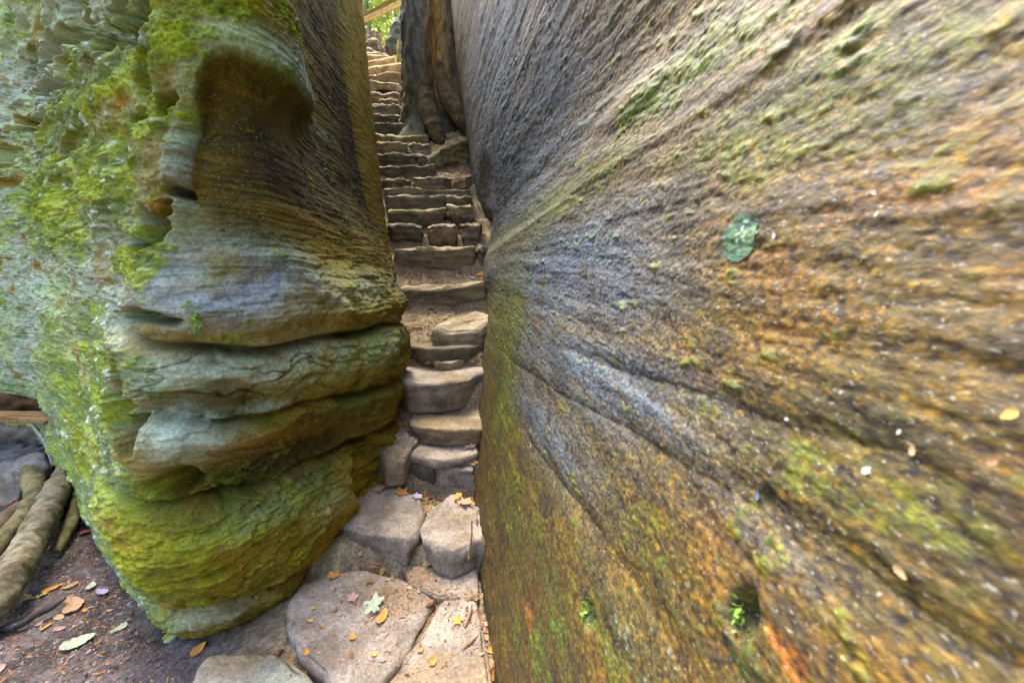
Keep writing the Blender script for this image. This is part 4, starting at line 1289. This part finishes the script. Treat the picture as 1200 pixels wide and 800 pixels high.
LC = {'orange': ((0.55, 0.22, 0.04), (0.72, 0.36, 0.08)), 'yellow': ((0.62, 0.42, 0.08), (0.72, 0.52, 0.16)), 'tan': ((0.42, 0.24, 0.11), (0.56, 0.36, 0.2)),
      'red': ((0.35, 0.07, 0.05), (0.48, 0.15, 0.1)), 'pink': ((0.45, 0.24, 0.2), (0.58, 0.36, 0.3)), 'green': ((0.36, 0.40, 0.24), (0.52, 0.55, 0.38)),
      'brown': ((0.24, 0.13, 0.06), (0.36, 0.2, 0.1)), 'lilac': ((0.36, 0.3, 0.4), (0.46, 0.4, 0.48)), 'white': ((0.5, 0.5, 0.45), (0.62, 0.62, 0.56)), 'fresh': ((0.12, 0.24, 0.03), (0.24, 0.38, 0.06)), 'blue': ((0.08, 0.1, 0.16), (0.12, 0.15, 0.24))}
LM = {k: simple_mat('dry_leaf_' + k, a, b, 40, 0.75, bump=0.4, trans=0.15, dist=0.002) for k, (a, b) in LC.items()}

# surfaces things can lie on
bv, bf = [], []
nG = 0
GV = np.stack([xg, yg, zg], -1)
gf = grid_faces(len(gx), len(gy))
sel = (GV[gf[:, 0], 0] > -4.6) & (GV[gf[:, 0], 0] < 0.6) & (GV[gf[:, 0], 1] > 0.8) & (GV[gf[:, 0], 1] < 10.5)
gf = gf[sel]
bv = [tuple(v) for v in GV.tolist()]
bf = gf.tolist()
n_ground_faces = len(bf)
for o in STONES:
    off = len(bv)
    L_ = np.array(o.location)
    vs = np.empty(len(o.data.vertices) * 3, np.float32)
    o.data.vertices.foreach_get('co', vs)
    bv += [tuple(v) for v in (vs.reshape(-1, 3) + L_).tolist()]
    bf += [[i + off for i in p.vertices] for p in o.data.polygons]
BVH = BVHTree.FromPolygons(bv, bf)


def cast(px, py):
    p = at(px, py, 1.0) - np.array([0, 0, CAM_H])
    return BVH.ray_cast(Vector((0, 0, CAM_H)), Vector(p).normalized())


def lay(o, hit, nrm, yaw, lift=0.004, tilt=0.12):
    n = Vector(nrm)
    if n.z < 0:
        n = -n
    n = (n + Vector((random.uniform(-tilt, tilt), random.uniform(-tilt, tilt), 0.25))).normalized()
    q = n.to_track_quat('Z', 'Y') @ Matrix.Rotation(yaw, 3, 'Z').to_quaternion()
    o.rotation_mode = 'QUATERNION'
    o.rotation_quaternion = q
    o.location = Vector(hit) + n * lift


LEAVES = [(233, 761, 18, 'orange', 'oval', 'orange yellow leaf caught at the foot of the mossy rock'), (449, 723, 21, 'orange', 'oval', 'bright orange leaf lying flat on the broad grey slab'),
          (438, 709, 34, 'green', 'lobed', 'large pale green lobed leaf beside the bright orange leaf'), (413, 701, 18, 'pink', 'lobed', 'dusty pink leaf left of the pale green lobed leaf'),
          (413, 747, 13, 'orange', 'oval', 'small orange leaf low on the broad grey slab'), (507, 776, 13, 'orange', 'oval', 'small orange leaf on the dusty split slab'),
          (536, 728, 16, 'orange', 'lobed', 'crumpled orange leaf by the stick at the right wall'), (576, 792, 17, 'orange', 'oval', 'orange leaf at the very foot of the right wall'),
          (92, 754, 32, 'green', 'oval', 'big pale green leaf flat on the dark soil'), (86, 710, 34, 'tan', 'oval', 'long tan leaf on the soil beside the twig'),
          (119, 694, 15, 'lilac', 'oval', 'small lilac leaf on the soil near the rock foot'), (107, 687, 16, 'green', 'oval', 'small green leaf touching the lilac leaf'),
          (139, 738, 17, 'green', 'oval', 'pale grey green leaf nearest the rock foot'), (102, 624, 20, 'red', 'oval', 'dark red leaf beside the end of the short root'),
          (98, 613, 12, 'green', 'oval', 'little pale leaf above the dark red leaf'), (391, 676, 18, 'orange', 'lobed', 'ragged orange leaf on the upper corner of the broad slab'),
          (554, 512, 20, 'yellow', 'oval', 'yellow leaf on the third step against the right wall'), (551, 524, 18, 'pink', 'lobed', 'pink leaf just under the yellow leaf'),
          (553, 543, 16, 'brown', 'lobed', 'brown leaf wedged beside the pale riser stone'), (433, 554, 22, 'tan', 'lobed', 'tan lobed leaf in the corner below the kerb stone'),
          (470, 577, 22, 'orange', 'lobed', 'orange lobed leaf behind the large rounded block'), (445, 574, 22, 'tan', 'lobed', 'tan leaf left of the orange lobed leaf'),
          (489, 582, 16, 'lilac', 'lobed', 'greyish lilac leaf right of the orange lobed leaf'), (545, 590, 22, 'tan', 'lobed', 'tan leaf behind the wedge shaped block'),
          (536, 583, 16, 'orange', 'oval', 'orange leaf on the tread by the wall under the third step'), (502, 427, 12, 'orange', 'lobed', 'orange leaf on the tread above the sagging block'),
          (490, 485, 12, 'orange', 'oval', 'little orange leaf on the tread under the sagging block'), (525, 434, 10, 'fresh', 'oval', 'fresh green leaf on the lip of the sagging block'),
          (563, 322, 11, 'orange', 'oval', 'orange leaf at the right end of the wavy topped block'), (541, 354, 9, 'orange', 'oval', 'small orange leaf below the wavy topped block'), (553, 326, 9, 'lilac', 'oval', 'dark lilac leaf beside the orange one above the wavy block'),
          (14, 592, 18, 'red', 'lobed', 'red leaf between the grey slab and the olive root'), (5, 612, 20, 'orange', 'lobed', 'orange leaf in the hollow left of the olive root'),
          (62, 690, 20, 'orange', 'oval', 'orange leaf lying next to the thickest root'), (82, 688, 16, 'tan', 'oval', 'tan leaf in front of the short tapering root'), (45, 700, 16, 'yellow', 'oval', 'yellowish leaf between twig and thickest root'),
          (55, 735, 12, 'orange', 'oval', 'narrow orange leaf left of the big pale green leaf'), (30, 700, 14, 'tan', 'oval', 'tan leaf nearest the dark curved twig'), (70, 724, 14, 'tan', 'oval', 'small tan leaf behind the big pale green leaf'),
          (480, 690, 10, 'tan', 'lobed', 'tan leaf scrap near the half buried slab'), (448, 670, 10, 'orange', 'oval', 'orange leaf scrap behind the broad slab'), (500, 660, 12, 'tan', 'lobed', 'tan leaf scrap under the wedge shaped block')]
for px, py, sz, colr, kind, lab in LEAVES:
    hit, nrm, idx, dist = cast(px, py)
    if hit is None:
        continue
    o = leaf_mesh('fallen_leaf', kind, sz * 0.95 * (hit.y * CP - (hit.z - CAM_H) * SP) / FPX, random.uniform(0.15, 0.6), RNG, LM[colr])
    lay(o, hit, nrm, random.uniform(0, 6.28))
    tag(o, lab, 'leaf', 'fallen leaves')

# more, smaller leaves that nothing tells apart
protos = {}
small = [('orange', 'lobed'), ('tan', 'oval'), ('brown', 'lobed'), ('pink', 'oval'), ('tan', 'lobed'), ('orange', 'oval'), ('brown', 'oval'), ('yellow', 'oval')]


def scatter(n, xr_, yr_, label, group, smin, smax, cond):
    k = 0
    for _ in range(n * 30):
        if k >= n:
            break
        x, y = random.uniform(*xr_), random.uniform(*yr_)
        if not cond(x, y):
            continue
        hit, nrm, idx, dist = BVH.ray_cast(Vector((x, y, 7)), Vector((0, 0, -1)))
        if hit is None or nrm.z < 0.5 or (idx >= n_ground_faces and random.random() > 0.25):
            continue
        key = small[random.randrange(len(small))]
        sz = random.uniform(smin, smax)
        if key not in protos:
            protos[key] = leaf_mesh('leaf_scrap', key[1], 0.03, 0.6, RNG, LM[key[0]])
            o = protos[key]
        else:
            o = protos[key].copy()
            COL.objects.link(o)
        o.scale = (sz / 0.03,) * 3
        lay(o, hit, nrm, random.uniform(0, 6.28), 0.003, 0.4)
        tag(o, label, 'leaf', group)
        k += 1


path_l = lambda y: float(np.interp(y, [1.3, 1.9, 2.4, 3.0, 4.1, 4.75, 5.7, 6.5, 9.5], [-0.95, -0.82, -0.78, -0.8, -1.0, -1.25, -1.65, -1.95, -2.8]))
path_r = lambda y: float(np.interp(y, [1.3, 2, 3, 4.1, 4.75, 6, 6.5, 9.5], [-0.05, -0.16, -0.2, -0.22, -0.28, -0.5, -1.2, -1.9]))
on_path = lambda x, y: path_l(y) < x < path_r(y)
on_soil = lambda x, y: y < 1.5 - (x + 1.35) * 0.75 - 0.05
scatter(70, (-1.0, 0.0), (1.35, 2.9), 'tiny dry leaf scrap in the litter of the lowest treads', 'leaf scraps on the lowest treads', 0.014, 0.034, on_path)
scatter(60, (-0.85, -0.1), (2.02, 2.42), 'tiny dry leaf scrap in the drift behind the two grey blocks', 'leaf scraps drifted behind the two grey blocks', 0.018, 0.04, on_path)
scatter(40, (-1.6, 0.0), (2.9, 5.6), 'tiny dry leaf scrap in the litter of the middle treads', 'leaf scraps on the middle treads', 0.02, 0.045, on_path)
scatter(60, (-3.4, -1.25), (1.0, 3.0), 'tiny dry leaf scrap on the dark soil left of the mossy rock', 'leaf scraps on the left soil', 0.015, 0.045, on_soil)

# crumbs, bark bits and grit: nobody could count it
cv, cf, cc_ = [], [], []
pal_ = [srgb(150, 112, 76), srgb(96, 70, 52), srgb(176, 128, 84), srgb(110, 88, 70), srgb(186, 160, 128), srgb(140, 120, 112), srgb(190, 120, 70), srgb(120, 106, 100)]


def crumbs(n, xr_, yr_, cond, smin, smax, stone_keep):
    for _ in range(n):
        x, y = random.uniform(*xr_), random.uniform(*yr_)
        if not cond(x, y):
            continue
        if math.sin(x * 9 + 2 * math.sin(y * 7)) * math.sin(y * 8 + x * 3) < random.uniform(-1.2, 0.5):
            continue
        hit, nrm, idx, dist = BVH.ray_cast(Vector((x, y, 7)), Vector((0, 0, -1)))
        if hit is None or nrm.z < 0.35 or (idx >= n_ground_faces and random.random() > stone_keep):
            continue
        s_ = random.uniform(smin, smax) * (0.6 + 0.8 * random.random() ** 3)
        a = random.uniform(0, 6.28)
        l, wd, hh = s_ * random.uniform(1, 2.2), s_ * random.uniform(0.4, 0.8), s_ * random.uniform(0.15, 0.6)
        ca, sa = math.cos(a), math.sin(a)
        b = len(cv)
        tz_ = random.uniform(-0.3, 0.3) * s_
        for dx, dy, dz_ in ((-l, 0, tz_), (0, -wd, 0), (l, 0, -tz_), (0, wd, 0), (0, 0, hh)):
            cv.append((hit.x + ca * dx - sa * dy, hit.y + sa * dx + ca * dy, hit.z + dz_ + 0.001))
        cf.extend([(b, b + 1, b + 4), (b + 1, b + 2, b + 4), (b + 2, b + 3, b + 4), (b + 3, b, b + 4)])
        col = pal_[random.randrange(len(pal_))] * random.uniform(0.7, 1.2)
        cc_.extend([col] * 5)


crumbs(16000, (-1.0, 0.02), (1.3, 3.4), on_path, 0.002, 0.007, 0.22)
crumbs(7000, (-1.6, 0.0), (3.0, 6.5), on_path, 0.004, 0.011, 0.15)
crumbs(3500, (-0.6, 0.0), (1.5, 1.9), on_path, 0.002, 0.007, 0.6)
crumbs(5000, (-1.0, 0.02), (1.3, 3.4), on_path, 0.007, 0.016, 0.02)
crumbs(5000, (-1.9, 0.0), (3.4, 7.0), on_path, 0.010, 0.024, 0.04)
crumbs(14000, (-3.0, -1.2), (0.95, 2.4), on_soil, 0.002, 0.006, 0.1)
pal_ += [srgb(132, 124, 120), srgb(160, 152, 146), srgb(104, 98, 96), srgb(140, 130, 124)]
crumbs(20000, (-3.6, -1.2), (0.95, 3.2), on_soil, 0.003, 0.011, 0.1)
lit = link_mesh('leaf_litter', np.array(cv), np.array([list(f) for f in cf]), M_SOIL, colors=np.array(cc_), smooth=False)
tag(lit, 'crumbs of bark, leaf and grit strewn over the treads and soil', 'leaf litter', kind='stuff')

# scraps stuck on the right rock
WS = [(1190, 487, 20, 'yellow', 'oval', 'yellow leaf stuck to the right rock at the picture edge'), (1075, 528, 15, 'tan', 'oval', 'tan leaf scrap stuck low on the right rock'), (1172, 541, 18, 'brown', 'oval', 'brown leaf scrap beneath the yellow leaf on the right rock'),
      (910, 277, 11, 'white', 'oval', 'white chip right of the round green patch'), (1030, 250, 9, 'white', 'oval', 'white chip high on the orange part of the right rock'), (1026, 226, 8, 'white', 'oval', 'tiny white chip above another white chip on the orange rock'),
      (1018, 552, 16, 'white', 'oval', 'bright white chip on the greenish part of the right rock'), (926, 491, 9, 'white', 'oval', 'small white chip on the dark streak of the right rock'), (1057, 505, 9, 'white', 'oval', 'pale chip left of the tan leaf scrap'),
      (623, 521, 12, 'pink', 'oval', 'pink leaf scrap caught near the lower left of the right rock'), (890, 578, 18, 'blue', 'oval', 'dark blue chip on the right rock below the dark streak'), (1058, 668, 20, 'tan', 'oval', 'tan scrap lowest on the right rock')]
for px, py, sz, colr, kind, lab in WS:
    k = wall_at(px, py)
    P_ = RV[k]
    dist = float(np.linalg.norm(P_ - np.array([0, 0, CAM_H])))
    o = leaf_mesh('wall_scrap', kind, sz * 0.6 * dist / FPX, 0.3, RNG, LM[colr])
    n = Vector((n2x[k], n2y[k], 0.1)).normalized()
    o.rotation_mode = 'QUATERNION'
    o.rotation_quaternion = n.to_track_quat('Z', 'Y') @ Matrix.Rotation(random.uniform(0, 6.28), 3, 'Z').to_quaternion()
    o.location = Vector(P_) + n * 0.003
    tag(o, lab, 'scrap', 'scraps on the right rock')


# little green plants rooted in pits
def tuft(P_, n_, size, count, label):
    t_ = empty('small_fern', P_)
    tag(t_, label, 'plant', 'small plants rooted in the rocks')
    vs, fs = [], []
    for i in range(count):
        a = Vector(n_) + Vector((random.gauss(0, 0.7), random.gauss(0, 0.7), random.gauss(0.1, 0.7)))
        a.normalize()
        b_ = a.cross(Vector((random.gauss(0, 1), random.gauss(0, 1), random.gauss(0, 1)))).normalized()
        c0 = Vector((random.gauss(0, size * 0.25), random.gauss(0, size * 0.25), random.gauss(0, size * 0.6)))
        L_ = size * random.uniform(0.3, 0.6)
        b = len(vs)
        droop = Vector((0, 0, -L_ * 0.3))
        for p in (c0, c0 + a * L_ * 0.5 + b_ * L_ * 0.28, c0 + a * L_ + droop, c0 + a * L_ * 0.5 - b_ * L_ * 0.28):
            vs.append(tuple(p))
        fs.append((b, b + 1, b + 2, b + 3))
    link_mesh('leaves', np.array(vs), fs, LM['fresh'], t_, smooth=False)


for px, py, sz, ct, lab in ((873, 722, 0.022, 40, 'tuft of tiny bright leaves in a mossy pit low on the right rock'), (694, 716, 0.03, 34, 'little green plant in the small pit above the foot of the right rock')):
    k = wall_at(px, py)
    tuft(RV[k] + np.array([n2x[k], n2y[k], 0]) * 0.004, (n2x[k], n2y[k], 0.2), sz, ct, lab)
LU, LVv = project(LV)
k = np.argmin(np.where((sf < S_CORNER) & np.isfinite(LU), (LU - 228) ** 2 + (LVv - 374) ** 2, 1e9))
tuft(LV[k] + np.array([nx[k], ny[k], 0]) * 0.005, (nx[k], ny[k], 0.3), 0.05, 40, 'little green plant in the joint under the blue grey shoulder of the left rock')
